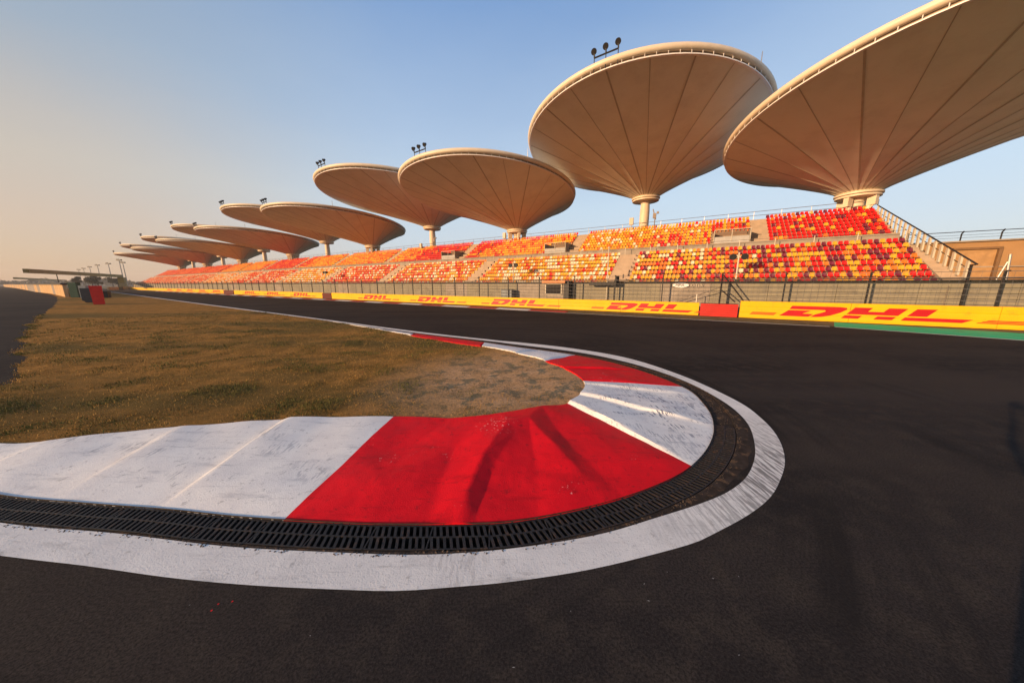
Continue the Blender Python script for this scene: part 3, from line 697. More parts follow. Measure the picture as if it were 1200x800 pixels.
# walkway and top railings
mb = MB()
for s in np.arange(S0, 120, 2.3): mb.tube(W(s, 32.6, 5.1), W(s, 32.6, 5.85), .028, 4)
part('railing_posts', mb, WHST, st)
mb = MB(); mb.tube(W(S0, 32.6, 5.85), W(S1, 32.6, 5.85), .014, 4); part('railing_bar', mb, STEEL, st)
mb = MB()
for s in np.arange(S0, S1, 2.0): mb.tube(W(s, 37.9, 8.0), W(s, 37.9, 8.95), .022, 4)
for z in (8.6, 8.95): mb.tube(W(S0, 37.9, z), W(S1, 37.9, z), .022, 4)
part('back_railing', mb, STEEL, st)

# one seat: a moulded shell, pan and back in one curved sheet with thickness, on a bracket
def seat_mesh(color):
    prof = [(-.17, .30), (-.19, .34), (-.02, .31), (.11, .32), (.150, .38), (.180, .49), (.195, .565), (.185, .59)]
    mb = MB(); hw = [.112, .124, .127, .127, .127, .124, .108, .08]
    for i in range(len(prof)-1):
        (y0, z0), (y1, z1) = prof[i], prof[i+1]; a, b = hw[i], hw[i+1]
        dip = .018
        mb.quad([(-a, y0, z0), (0, y0+(dip if i > 3 else 0), z0-(dip if i < 4 else 0)), (0, y1+(dip if i+1 > 3 else 0), z1-(dip if i+1 < 4 else 0)), (-b, y1, z1)][::-1])
        mb.quad([(0, y0+(dip if i > 3 else 0), z0-(dip if i < 4 else 0)), (a, y0, z0), (b, y1, z1), (0, y1+(dip if i+1 > 3 else 0), z1-(dip if i+1 < 4 else 0))][::-1])
    mb.box((0, .21, .45), (.18, .02, .2)); mb.box((0, .05, .15), (.05, .06, .30))
    me = mb.mesh('seat', SEATM[color]); return me
SM = {c: seat_mesh(c) for c in SK}
Z = [(-3.0, {'red': 40, 'maroon': 21, 'yellow': 27, 'orange': 12}, {'red': 66, 'maroon': 12, 'yellow': 12, 'orange': 10}),
     (.5, {'red': 28, 'maroon': 8, 'yellow': 40, 'orange': 18, 'white': 8}, {'red': 35, 'yellow': 30, 'orange': 35}),
     (6, {'red': 14, 'maroon': 5, 'yellow': 38, 'orange': 20, 'white': 23}, {'red': 10, 'yellow': 45, 'orange': 35, 'white': 10}),
     (12, {'red': 7, 'maroon': 1, 'yellow': 36, 'orange': 18, 'white': 38}, {'yellow': 55, 'orange': 25, 'white': 20}),
     (18, {'yellow': 38, 'orange': 22, 'white': 40}, {'yellow': 45, 'orange': 45, 'red': 8, 'white': 2}),
     (26, {'yellow': 38, 'orange': 36, 'white': 18, 'red': 8}, {'yellow': 35, 'orange': 50, 'red': 15}),
     (40, {'orange': 38, 'red': 24, 'white': 20, 'yellow': 18}, {'red': 78, 'orange': 18, 'maroon': 4}),
     (55, {'orange': 45, 'red': 35, 'white': 20}, {'orange': 60, 'yellow': 35, 'red': 5}),
     (75, {'orange': 25, 'yellow': 35, 'white': 40}, {'orange': 45, 'yellow': 50, 'red': 5}),
     (98, {'orange': 45, 'red': 40, 'white': 15}, {'red': 70, 'orange': 30}),
     (125, {'orange': 45, 'yellow': 25, 'white': 30}, {'orange': 55, 'yellow': 45}),
     (999, {'orange': 50, 'red': 30, 'white': 20}, {'red': 50, 'orange': 50})]
def pick(s, tier, rowi):
    s = s+noise.noise(Vector((s*.5, tier*7, rowi*.5)))*4+(rowi-4)*(.45)
    for e, a, b in Z:
        if s < e: d = a if tier == 0 else b; return random.choices(list(d), list(d.values()))[0]
seats = []
for tier, rows in enumerate((rows1, rows2)):
    for ri, (t, z) in enumerate(rows):
        s = -11.4 if tier == 0 else -11.2
        while s < S1-.3:
            if tier == 0: skip = any(abs(s-a) < .92 for a in AIS1)
            else: skip = any(abs(s-a) < .72 for a in AIS2) or (ri < 4 and any(-.1 < s-a < 3.5 for a in AIS2[:3]))
            if not skip: seats.append((s, t+.42, z, pick(s, tier, ri), tier, ri))
            s += .298
seats.sort(key=lambda q: (W(q[0], q[1], q[2])-Vector((0, 0, EYE))).length)
for (s, t, z, c, tier, ri) in seats[:300]:
    link('seat', SM[c], st, W(s, t, z-(.10 if tier == 0 else .0)), math.atan2(U.y, U.x)+math.pi)
# every other seat in one mesh
vv = []; ff = []; mm = []; off = 0
base = {}
for c in SK:
    me = SM[c]; v = np.array([q.co[:] for q in me.vertices]); f = [tuple(p.vertices) for p in me.polygons]; base[c] = (v, f)
fc = {}
for c in SK:
    sel = [q for q in seats[300:] if q[3] == c]
    if not sel: continue
    v, f = base[c]; f = np.array(f)
    co = np.array([tuple(W(q[0], q[1], q[2]-(.10 if q[4] == 0 else .0))) for q in sel])
    ang = math.atan2(U.y, U.x)+math.pi; ca, sa = math.cos(ang), math.sin(ang)
    rv = np.stack([v[:, 0]*ca-v[:, 1]*sa, v[:, 0]*sa+v[:, 1]*ca, v[:, 2]], 1)
    allv = (co[:, None, :]+rv[None]).reshape(-1, 3); idx = (np.arange(len(sel))[:, None, None]*len(v)+f[None]).reshape(-1, 4)+off
    vv.append(allv); ff.append(idx); mm.append(np.full(len(idx), SK.index(c), np.int32)); off += len(allv)
vv = np.concatenate(vv); ff = np.concatenate(ff).astype(np.int32); mm = np.concatenate(mm)
me = bpy.data.meshes.new('seats'); me.vertices.add(len(vv)); me.vertices.foreach_set('co', vv.ravel())
me.loops.add(ff.size); me.loops.foreach_set('vertex_index', ff.ravel()); me.polygons.add(len(ff)); me.polygons.foreach_set('loop_start', np.arange(0, ff.size, 4, dtype=np.int32))
for c in SK: me.materials.append(SEATM[c])
me.polygons.foreach_set('material_index', mm); me.update()
link('seats', me, st, kind='stuff')

# end stair with fins and sloping handrail
es = thing('end_stair', 'concrete end stair with pale upright fins and a dark sloping handrail, right of the seats', 'stairs')
n = 26
for i in range(n):
    t0 = 27.3+i*.41; z = 2.25+i*.20; e = -12.55+(t0-27.3)*.075
    mb = MB(); mb.box(W((S0+e)/2-.03, t0+.205, z-.6), (S0-e-.04, .405, 1.2), MR); part('step', mb, TIER, es)
def rs(t): return -12.30+(t-27.6)*.075
for i in range(19):
    t = 27.8+i*.56; z = 2.25+(t-27.3)/.41*.20
    mb = MB(); mb.box(W(rs(t)-.12, t, z+.48), (.08, .20, 1.05), MR); part('fin', mb, WHST, es)
mb = MB(); mb.tube(W(rs(27.2)-.12, 27.2, 3.25), W(rs(38.1)-.12, 38.1, 8.57), .04, 6); mb.tube(W(rs(27.5)-.12, 27.5, 2.95), W(rs(38.1)-.12, 38.1, 8.12), .02, 5)
part('handrail', mb, DARK, es)

# ochre block and deck beyond the stair
ob = thing('ochre_building', 'low ochre rendered building with a roof railing at the right edge beyond the stair', 'building')
mb = MB(); mb.box(W(-30.9, 45, 2.74), (34, 10, 5.48), MR); part('wall', mb, ORW, ob)
mb = MB(); mb.box(W(-31, 39.93, 5.52), (34.2, .3, .1), MR); part('parapet', mb, CONC, ob)
mb = MB(); mb.box(W(-31, 39.9, 3.55), (34, .12, .08), MR); part('ledge', mb, CONC, ob)
mb = MB()
for e in (-16.9, -19.1): mb.box(W(e, 39.85, 3.6), (.16, .3, 2.6), MR)
mb.box(W(-18, 39.85, 4.95), (2.36, .3, .16), MR); part('door_frame', mb, mat('brown frame', (.20, .11, .05), .8), ob)
mb = MB(); mb.box(W(-18, 39.93, 3.6), (2.0, .1, 2.6), MR); part('door', mb, mat('door panel', (.40, .23, .10), .7), ob)
for k in range(9):
    s = -15.2-k*1.9; mb = MB(); mb.tube(W(s, 39.9, 5.55), W(s, 39.9, 6.1), .045, 5); mb.tube(W(s, 39.9, 6.1), W(s, 39.7, 6.28), .045, 5); part('railing_post', mb, DARK, ob)
mb = MB()
for z, r in ((6.25, .03), (6.0, .012), (5.8, .012)): mb.tube(W(-14, 39.8, z), W(-47, 39.8, z), r, 5)
part('railing', mb, DARK, ob)
dk = thing('concrete_deck', 'flat sunlit concrete deck behind the wall at the right edge', 'deck')
mb = MB(); mb.box(W(-24, 33.5, 1.2), (22, 12.4, 2.3), MR); part('slab', mb, TIER, dk)
for i, s in enumerate((-14.1, -15.9, -17.2)):
    p = thing('steel_post', ['short leaning steel post right of the stair foot', 'twin strut steel frame on the deck beside the ochre wall', 'pale steel post at the far right of the deck'][i], 'post', W(s, 28.4, 2.3), ROT)
    mb = MB(); mb.tube((0, 0, 0), (.1, 0, 1.5), .05, 6); mb.tube((.35, 0, 0), (.12, 0, 1.1), .035, 6); part('shaft', mb, STEEL if i != 2 else WHST, p)
    mb = MB(); mb.box((.15, 0, .03), (.6, .25, .06)); part('foot', mb, DARK, p)

# ------------------------------------------------------------------ canopies
RU, RN = 9.64, 11.34; OU, ON = .16, -5.70; TU, TN = -.021, -.0576; NK = 1.30; HH = 3.25
NP = 24; KR = 8                     # panels, facets each
def rimpt(phi, k=1.0, dz=0.0):
    x = RU*k*math.cos(phi); y = RN*k*math.sin(phi); return Vector((OU+x, ON+y, HH+TU*x+TN*y+dz))
def bowl(phi, q):                   # q 0 neck .. 1 flange
    e = rimpt(phi); dx, dy = e.x, e.y; a = math.atan2(dy, dx); n0 = Vector((NK*math.cos(a), NK*math.sin(a), 0))
    h = q**.88
    p = n0.lerp(Vector((e.x, e.y, 0)), q); p.z = .25+(e.z-.25)*h; return p
def build_canopy(tall):
    root = thing('umbrella_canopy', '', 'canopy', (0, 0, 0), 0, 'giant dish shaped canopies along the grandstand')
    for pnl in range(NP):
        mb = MB(); a0, a1 = 2*math.pi*pnl/NP, 2*math.pi*(pnl+1)/NP; g = []
        for i in range(KR+1):
            u_ = i/KR; ph = a0+(a1-a0)*u_; sag = math.sin(math.pi*u_)
            g.append([bowl(ph, q)+Vector((0, 0, .05*sag*math.sin(math.pi*q))) for q in np.linspace(0, 1, 15)])
        for i in range(KR):
            for j in range(14): mb.quad([g[i][j], g[i][j+1], g[i+1][j+1], g[i+1][j]])
        part('membrane_panel', mb, MEMB, root, True)
    for pnl in range(NP):
        mb = MB(); ph = 2*math.pi*pnl/NP; w = .022 if pnl % 2 else .05; P = [bowl(ph, q)+Vector((0, 0, -.015)) for q in np.linspace(0, 1, 15)]
        tg = Vector((-RU*math.sin(ph), RN*math.cos(ph), 0)).normalized()*w
        for a, b in zip(P[:-1], P[1:]): mb.quad([a-tg, b-tg, b+tg, a+tg]); mb.quad([a-tg, a-tg+Vector((0, 0, .03)), b-tg+Vector((0, 0, .03)), b-tg])
        part('seam', mb, SEAM, root)
    K = 96
    def ring(name, m, prof, smooth=True):      # prof: (offset outwards, dz) closed loop swept round the rim
        mb = MB(); rows = []
        for i in range(K):
            ph = 2*math.pi*i/K; c = rimpt(ph); nr = Vector((math.cos(ph)/RU, math.sin(ph)/RN, 0)).normalized(); rows.append([c+nr*o+Vector((0, 0, dz)) for o, dz in prof])
        for i in range(K):
            a, b = rows[i], rows[(i+1) % K]
            for j in range(len(prof)): j2 = (j+1) % len(prof); mb.quad([a[j], b[j], b[j2], a[j2]])
        bm_ = mb.mesh(name, m, smooth); b2 = bmesh.new(); b2.from_mesh(bm_); bmesh.ops.remove_doubles(b2, verts=b2.verts, dist=.001); bmesh.ops.recalc_face_normals(b2, faces=b2.faces); b2.to_mesh(bm_); b2.free()
        return link(name, bm_, root)
    ring('flange', FLNG, [(-.06, -.04), (.10, -.04), (.10, .02), (-.06, .02)], False)
    ring('rim_tube', RIMT, [(.06+.19*math.cos(a), .36+.19*math.sin(a)) for a in np.linspace(0, 2*math.pi, 13)[:-1]])
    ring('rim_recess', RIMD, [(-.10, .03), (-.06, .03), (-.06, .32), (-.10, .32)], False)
    mb = MB()
    for i in range(96):
        ph = 2*math.pi*(i+.5)/96; c = rimpt(ph); nr = Vector((math.cos(ph)/RU, math.sin(ph)/RN, 0)).normalized()
        mb.tube(c+nr*.10+Vector((0, 0, .02)), c+nr*.08+Vector((0, 0, .24)), .02, 4, cap=False)
    part('brackets', mb, FLNG, root, kind='stuff')
    mb = MB(); rows = []
    for i in range(K):
        ph = 2*math.pi*i/K; rows.append([rimpt(ph, 1-q_*.88, 0.45-1.0*q_) for q_ in (0, .25, .5, .75, 1)])
    for i in range(K):
        a, b = rows[i], rows[(i+1) % K]
        for j in range(4): mb.quad([a[j], b[j], b[j+1], a[j+1]])
    mb.quad([r[-1] for r in rows]); part('top_membrane', mb, TOPM, root, True)
    # neck collar: two stacked rings, and the underside disc
    for z0, r in ((.0, 1.46), (-.20, 1.38)):
        mb = MB(); mb.lathe([(.3, z0), (r-.05, z0), (r, z0+.03), (r, z0+.15), (r-.05, z0+.18), (.3, z0+.18)], 32); part('collar_ring', mb, COLM, root, True).data.set_sharp_from_angle(angle=R(35))
    mb = MB(); mb.lathe([(.3, .16), (1.28, .16), (1.30, .40), (1.1, .45)], 32); part('collar_drum', mb, COLM, root, True)
    D = (11.46 if tall else 9.49)-3.0
    mb = MB(); mb.lathe([(.52, -D), (.50, -1.2), (.46, -.45), (.62, -.2), (.62, 0)], 24); part('column', mb, COLM, root, True).data.set_sharp_from_angle(angle=R(35))
    for i in range(4):
        a = math.pi/4+i*math.pi/2; d = Vector((math.cos(a), math.sin(a), 0)); mb = MB()
        if not tall:
            M_ = Matrix.Rotation(a, 3, 'Z'); mb.box(d*1.0+Vector((0, 0, -.55)), (.55, .34, .72), M_); mb.tube(d*.95+Vector((0, 0, -.2)), d*.75+Vector((0, 0, -1.5)), .16, 8)
            mb.tube(d*.5+Vector((0, 0, -1.5)), d*1.1+Vector((0, 0, -.9)), .07, 6)
            part('bearing', mb, COLM, root)
    # three floodlights on a rail above the rim, on the track side
    fr = MB(); pts_ = []
    for i in range(3):
        ph = -math.pi/2-.075+i*.075; c = rimpt(ph, 1.012); b_ = c+Vector((0, 0, .80)); pts_.append(b_)
        fr.tube(c, b_, .03, 5)
    fr.tube(pts_[0], pts_[2], .05, 5); part('floodlight_rail', fr, DARK, root)
    for b_ in pts_:
        mb = MB(); o_ = b_+Vector((0, -.1, .30)); ax = Vector((0, -.80, -.60)).normalized()
        mb.tube(o_-ax*.20, o_+ax*.02, .09, 12, .165); mb.tube(o_+ax*.02, o_+ax*.07, .175, 12, .175); mb.tube(b_, o_, .05, 5)
        fl = part('floodlight', mb, DARK, root)
    mb = MB(); c = rimpt(-math.pi+.55, 1.0); mb.tube(c, c+Vector((0, 0, 1.3)), .04, 5, .02); part('mast', mb, STEEL, root)
    return root
proto = {True: build_canopy(True), False: build_canopy(False)}; index_children(); used = set()
ORD = ['nearest and largest dish canopy cut off by the right edge of the picture', 'second canopy from the right, tall, high above the seats beside the cut off one', 'third canopy from the right, low, in the middle of the stand', 'fourth canopy from the right, raised, peeping out left of the low middle canopy', 'fifth canopy from the right, low, with its whole dish left of the raised fourth one', 'sixth canopy from the right, raised, mostly behind the fifth dish', 'seventh canopy from the right, low', 'eighth canopy from the right, raised, behind the seventh', 'ninth canopy from the right, low, far down the stand', 'tenth canopy from the right, fourth from the far left end', 'eleventh canopy from the right, third from the far left end', 'twelfth canopy from the right, last but one at the far left', 'farthest canopy at the left end of the row, the smallest in the picture']
for i in range(13):
    tall = i % 2 == 1; c = proto[tall] if tall not in used else copy_tree(proto[tall]); used.add(tall)
    c.location = W(-10.5+16.7245*i, 38.5, 11.46 if tall else 9.49)
    # local x along U, local y along N: a mirrored frame, so the mesh is turned and the dish laid out in that frame
    c.matrix_world = Matrix.Translation(c.location) @ Matrix(((U.x, N.x, 0), (U.y, N.y, 0), (0, 0, 1))).to_4x4()
    c['label'] = ORD[i]

# ------------------------------------------------------------------ small kit along the fence and on the stand
def kit(name, label, cat, s, t, z): return thing(name, label, cat, W(s, t, z), ROT)
# (local x = along U i.e. leftwards in the picture, local -y = away from the camera)
k_ = kit('camera_cabin', 'small orange roofed camera cabin with a dark window behind the yellow barrier', 'cabin', 11.6, 26.9, 0)
mb = MB(); mb.box((0, 0, 1.15), (1.7, .9, 2.3)); part('cabin_wall', mb, CONC, k_)
mb = MB(); mb.box((.05, .1, 2.42), (2.3, 1.5, .2)); part('roof', mb, mat('orange sheet', (.55, .22, .09), .6), k_)
mb = MB(); mb.box((.15, .47, 1.75), (1.5, .06, .85)); part('window', mb, mat('dark glass', (.015, .013, .015), .15), k_)
mb = MB(); mb.box((.15, .5, 2.22), (1.66, .08, .08)); mb.box((.15, .5, 1.28), (1.66, .08, .08)); mb.box((-.65, .5, 1.75), (.08, .08, 1.0)); mb.box((.95, .5, 1.75), (.08, .08, 1.0)); part('window_frame', mb, WHST, k_)
mb = MB(); mb.box((-1.15, .2, 1.5), (.5, .8, 2.0)); part('side_door', mb, DARK, k_)
k_ = kit('equipment_cabinet', 'grey double door metal cabinet standing behind the yellow barrier', 'cabinet', 16.9, 26.5, 0)
mb = MB(); mb.box((0, 0, .85), (1.3, .5, 1.7)); part('body', mb, mat('cabinet grey', (.13, .14, .15), .5, .1, 3), k_)
for e in (-.31, .31): mb = MB(); mb.box((e, .262, .87), (.56, .02, 1.5)); part('door', mb, mat('cabinet door', (.19, .21, .22), .5, .1, 3), k_)
k_ = kit('overhead_screen', 'long dark horizontal screen housing mounted on the fence below the aisle', 'screen housing', 7.0, 26.5, 0)
mb = MB(); mb.box((.2, 0, 2.22), (2.3, .4, .22)); part('housing', mb, DARK, k_)
mb = MB(); mb.tube((-.8, 0, 0), (-.8, 0, 2.6), .06, 6); mb.tube((-1.0, 0, 2.3), (-1.0, 0, 2.9), .14, 6); part('bracket_post', mb, DARK, k_)
k_ = kit('pale_pole', 'tall thin pale pole standing in front of the lower seats', 'pole', 6.95, 26.9, 0)
mb = MB(); mb.tube((0, 0, 0), (0, 0, 5.3), .055, 8, .045); part('shaft', mb, WHST, k_)
mb = MB(); mb.tube((0, 0, 5.2), (0, 0, 5.32), .09, 8); part('cap', mb, WHST, k_)
def speaker_pole(s, label):
    k_ = kit('speaker_pole', label, 'speaker pole', s, 27.6, 0)
    mb = MB(); mb.tube((0, 0, 0), (0, 0, 4.45), .06, 8, .05); part('shaft', mb, WHST, k_)
    for e in (-.34, .34):
        mb = MB(); ax = Vector((0, 1, -.15)).normalized(); c = Vector((e, 0, 4.15)); mb.tube(c-ax*.25, c+ax*.05, .12, 10, .22); mb.tube(c+ax*.05, c+ax*.1, .23, 10, .23); part('speaker', mb, DARK, k_)
    mb = MB(); mb.box((0, 0, 4.15), (.5, .08, .08)); part('arm', mb, WHST, k_)
speaker_pole(-2.1, 'pair of round black loudspeakers on a pole before the red and yellow seats')
speaker_pole(16.9, 'pair of small black loudspeakers on a pole left of the camera cabin')
speaker_pole(54.0, 'pair of tiny black loudspeakers on a pole far along the stand')
# oval sign on the wall: white oval with dark letters and pale letters beside
def text_mesh(txt, size):
    c = bpy.data.curves.new('lettering', 'FONT'); c.body = txt; c.size = size; c.extrude = .006; c.align_x = 'LEFT'; c.resolution_u = 2
    o = bpy.data.objects.new('tmp', c); COL.objects.link(o); dg = bpy.context.evaluated_depsgraph_get(); dg.update()
    me = bpy.data.meshes.new_from_object(o.evaluated_get(dg)); bpy.data.objects.remove(o); return me
k_ = kit('oval_wall_sign', 'white oval logo sign with pale lettering beside it on the stand wall', 'sign', 1.35, 27.02, 2.14)
mb = MB(); P = [(math.cos(a)*.56, math.sin(a)*.19) for a in np.linspace(0, 2*math.pi, 25)[:-1]]; mb.prism([(x, y) for x, y in P], (0, 0, 0), (-1, 0, 0), (0, 0, 1), (0, 1, 0), .03); part('oval_board', mb, mat('sign white', (.8, .78, .74), .5), k_)
me = text_mesh('MPIA', .27); me.materials.append(DARK); o = link('lettering', me, k_); o.rotation_euler = (R(90), 0, R(180)); o.location = (.36, .034, -.09)
me = text_mesh('OTIBI', .34); me.materials.append(WHST); o = link('lettering', me, k_); o.rotation_euler = (R(90), 0, R(180)); o.location = (-.66, .02, -.13)
# kit on top of the stand by the columns
def mast_box(s, h, label, kind):
    k_ = kit('rooftop_mast', label, 'mast', s, 37.6, 7.8)
    mb = MB(); mb.tube((0, 0, 0), (0, 0, h), .05, 6); part('shaft', mb, WHST if kind == 0 else STEEL, k_)
    mb = MB()
    if kind == 0: mb.box((0, 0, h+.2), (.42, .3, .75))
    else:
        mb.box((.05, 0, h-.2), (.3, .25, .5)); mb.tube((-.1, 0, h-.6), (.25, 0, h+.5), .05, 5); mb.box((-.25, 0, h+.1), (.2, .2, .2))
    part('head', mb, WHST if kind == 0 else mat('mast grey', (.3, .24, .2), .7), k_)
mast_box(7.4, 1.15, 'pale box on a short mast left of the tall second column', 0)
mast_box(5.0, 1.9, 'ragged antenna mast right of the tall second column', 1)
mast_box(38.3, 1.8, 'thin antenna mast right of the fourth column', 1)
mast_box(41.6, .7, 'small pale box on a short mast left of the fourth column', 0)
mast_box(24.5, 1.0, 'pale box on a short mast left of the low third column', 0)

# ------------------------------------------------------------------ far left: wall panels, bins, gantries, poles, trees
pw = thing('concrete_wall', 'sunlit concrete barrier wall of tall panels along the far left service road', 'wall')
PL = [(95.1, 4.4), (133.2, 4.31), (167.5, 2.84), (219.3, 2.05), (351.6, -.35), (546, -6.1)]
PANM = mat('sunlit wall panel', (.52, .32, .15), .85, .12, .5, dirt=((.3, .21, .13), .6, .5, .7)); PAN2 = mat('grey wall panel', (.26, .22, .19), .85, .1, .5)
cnt = 0
for (s0, t0), (s1, t1) in zip(PL[:-1], PL[1:]):
    L = math.hypot(s1-s0, t1-t0); n = max(1, int(L/6.5)); an = math.atan2((W(s1, t1)-W(s0, t0)).y, (W(s1, t1)-W(s0, t0)).x)
    for i in range(n):
        f = (i+.5)/n; mb = MB(); mb.box(W(s0+(s1-s0)*f, t0+(t1-t0)*f, 1.05), (L/n-.1, .4, 2.1+random.uniform(-.06, .06)), Matrix.Rotation(an, 3, 'Z'))
        part('wall_panel', mb, PANM if cnt % 5 != 3 and not (9 < cnt < 16) else PAN2, pw)
        if cnt < 14:
            mb = MB(); mb.box(W(s0+(s1-s0)*f, t0+(t1-t0)*f, 2.28), (L/n+.1, .7, .3), Matrix.Rotation(an, 3, 'Z')); part('wall_cap', mb, DARK, pw)
        cnt += 1
def bin_(name, label, cat, x, y, w, d, h, m, an=0.0, lid=True, taper=.92):
    b = thing(name, label, cat, (x, y, 0), an)
    mb = MB(); q = []
    for z, k in ((0.05, taper), (h, 1.0)): q.append([(a*w/2*k, c*d/2*k, z) for a, c in ((-1, -1), (1, -1), (1, 1), (-1, 1))])
    mb.quad(q[0][::-1]); mb.quad(q[1])
    for i in range(4): j = (i+1) % 4; mb.quad([q[0][i], q[0][j], q[1][j], q[1][i]])
    part('body', mb, m, b)
    if lid: mb = MB(); mb.box((0, 0, h+.05), (w*1.05, d*1.05, .1)); part('lid', mb, m, b)
    mb = MB(); mb.box((0, 0, .03), (w*.8, d*.8, .06)); part('foot', mb, DARK, b)
    return b
bin_('red_bin', 'tall bright red box standing on the grass beside the track at far left', 'box', -45.5, 33.4, .85, .4, 1.95, mat('red bin plastic', (.62, .02, .012), .5, .1), R(52))
bin_('black_crate', 'low black crate behind the tall red box', 'crate', -67.7, 50.6, 1.1, 1.1, 1.1, DARK, R(35), False)
for i, (x, y, h, lb) in enumerate(((-51.6, 37.2, 1.65, 'dark grey upright panel just left of the tall red box'), (-57.0, 40.8, 1.7, 'second dark grey upright panel left of the tall red box'))):
    bin_('upright_panel', lb, 'panel', x, y, .9, .35, h, mat('dark grey panel', (.055, .055, .052), .6, .15), R(52), False, 1.0)
bin_('green_container', 'dark green container at the near end of the sunlit concrete wall', 'container', -73.2, 51.2, .95, .8, 2.5, mat('dark green paint', (.01, .055, .035), .6, .15), R(20), False, 1.0)
bin_('grey_container', 'pale grey narrow container beside the dark green one', 'container', -66.8, 47.8, .8, .9, 2.0, mat('pale grey paint', (.24, .25, .24), .6, .1), R(20), False, 1.0)
GOLD = mat('ochre gantry paint', (.24, .15, .035), .7, .2, .3)
def gantry(a, b, h, d, label, post=True, mid=None):
    a, b = Vector((*a, 0)), Vector((*b, 0)); g = thing('track_gantry', label, 'gantry', (0, 0, 0)); an = math.atan2((b-a).y, (b-a).x); L = (b-a).length; M = Matrix.Rotation(an, 3, 'Z')
    mb = MB(); mb.box((a+b)/2+Vector((0, 0, h-d/2)), (L, 1.2, d), M); part('beam', mb, GOLD, g)
    mb = MB(); mb.box(b+Vector((0, 0, (h-d)/2)), (3.4, 2.2, h-d), M); part('pier', mb, GOLD, g)
    c = a.lerp(b, .22); mb = MB(); mb.tube(c, c+Vector((0, 0, h-d)), .12, 8); part('post', mb, DARK, g)
gantry((-160.5, 102), (-212, 167), 7.25, 1.35, 'long ochre gantry beam crossing the track at far left on a stout pier')
gantry((-372, 230), (-530, 365), 7.4, 1.3, 'thin distant gantry beam low above the far left wall')
# masts
for i, (px, D, h) in enumerate(((147, 250, 21), (150.5, 256, 19.5), (133.5, 270, 19.5), (120.5, 300, 20), (111, 330, 20), (103.5, 360, 20), (97.5, 390, 20))):
    X = (px-600)/353*D*.985; lb = ['tall floodlight mast with a cluster head nearest the stand end', 'floodlight mast just right of and behind the tallest one', 'third floodlight mast from the right above the gantry', 'fourth floodlight mast from the right above the gantry', 'fifth floodlight mast from the right', 'sixth floodlight mast from the right', 'leftmost distant floodlight mast above the gantry'][i]
    m_ = thing('floodlight_mast', lb, 'floodlight mast', (X, D, 0), 0, 'distant floodlight masts')
    mb = MB(); mb.tube((0, 0, 0), (0, 0, h), .38, 6, .22); part('shaft', mb, STEEL, m_)
    mb = MB(); mb.box((0, 0, h+.4), (3.6, 1.2, .9)); mb.box((-1.0, 0, h+1.0), (1.1, 1, .5)); part('lamp_cluster', mb, DARK, m_)
# trees beyond the gantry
LEAF = [mat('tree leaves %s' % a, c, .9, .3, .5) for a, c in (('dark', (.035, .038, .022)), ('mid', (.06, .058, .03)), ('light', (.09, .08, .04)))]
BARK = mat('bark', (.09, .06, .045), .95, .3, 2)
def tree(x, y, h, w, label, n=1400):
    t = thing('tree', label, 'tree', (x, y, 0), 0, 'dark trees beyond the gantry'); mb = MB(); mb.tube((0, 0, 0), (.1, 0, h*.4), .3, 7, .18)
    for i in range(5): a = i*1.3; mb.tube((.1, 0, h*.38), (math.cos(a)*w*.3, math.sin(a)*w*.3, h*.68), .13, 5, .05)
    part('trunk', mb, BARK, t); mb = MB()
    cl = [(Vector((random.gauss(0, w*.24), random.gauss(0, w*.24), h*random.uniform(.42, .88))), random.uniform(.13, .24)*w) for _ in range(13)]
    for i in range(n):
        c, r = random.choice(cl); d = Vector((random.gauss(0, 1), random.gauss(0, 1), random.gauss(0, .8))).normalized()*r*random.uniform(.5, 1.1); p = c+d
        e = Vector((random.gauss(0, 1), random.gauss(0, 1), random.gauss(0, 1))).normalized()*.36; f = e.cross(Vector((random.random(), 1, random.random()))).normalized()*.26
        mb.quad([p-e, p+f, p+e, p-f], random.choice((0, 0, 1, 2)))
    part('crown', mb, LEAF, t)
for i, (px, D, h, w, lb) in enumerate(((93, 190, 7.2, 5.0, 'small dark round tree left of the wider one under the gantry'), (109, 200, 8.0, 7.0, 'wide dark bushy tree under the gantry beam'), (116, 205, 7.0, 6.0, 'dark bushy tree touching the right side of the wide one'), (133, 230, 8.0, 6, 'sparse tree beside the gantry pier'), (139, 240, 7.5, 6, 'low dark tree nearest the gantry pier'))):
    tree((px-600)/353*D*.985, D, h, w, lb)
# orange lit barrier across the far end of the track
fb = thing('far_barrier', 'pale orange lit low barrier across the track below the gantry pier', 'barrier')
for i in range(8):
    mb = MB(); a, b = Vector((-152, 115, 0)), Vector((-177, 146, 0)); f = (i+.5)/8; an = math.atan2((b-a).y, (b-a).x); c = a.lerp(b, f); mb.box((c.x, c.y, .6), ((b-a).length/8-.08, .5, 1.2), Matrix.Rotation(an, 3, 'Z')); part('barrier_panel', mb, PANM if i != 2 else DARK, fb)
# far wood on the horizon
mb = MB()
for i in range(9000):
    a = random.uniform(-75, 20); D = random.uniform(900, 1400); hh = (10+9*noise.noise(Vector((a*.35, 0, 0)))+5*noise.noise(Vector((a*1.7, 3, 0))))*(1 if a < -55 else .75)
    p = Vector((math.sin(R(a))*D, math.cos(R(a))*D, random.uniform(0, 1)**.7*max(4, hh))); e = Vector((random.gauss(0, 1), random.gauss(0, 1), random.gauss(0, .7))).normalized()*4.5; f = e.cross(Vector((random.random(), random.random(), 1))).normalized()*3.5
    mb.quad([p-e, p+f, p+e, p-f], random.choice((0, 1, 2)))
part('far_wood', mb, LEAF, None, kind='stuff', label='low grey wooded skyline at the far left horizon', category='wood')

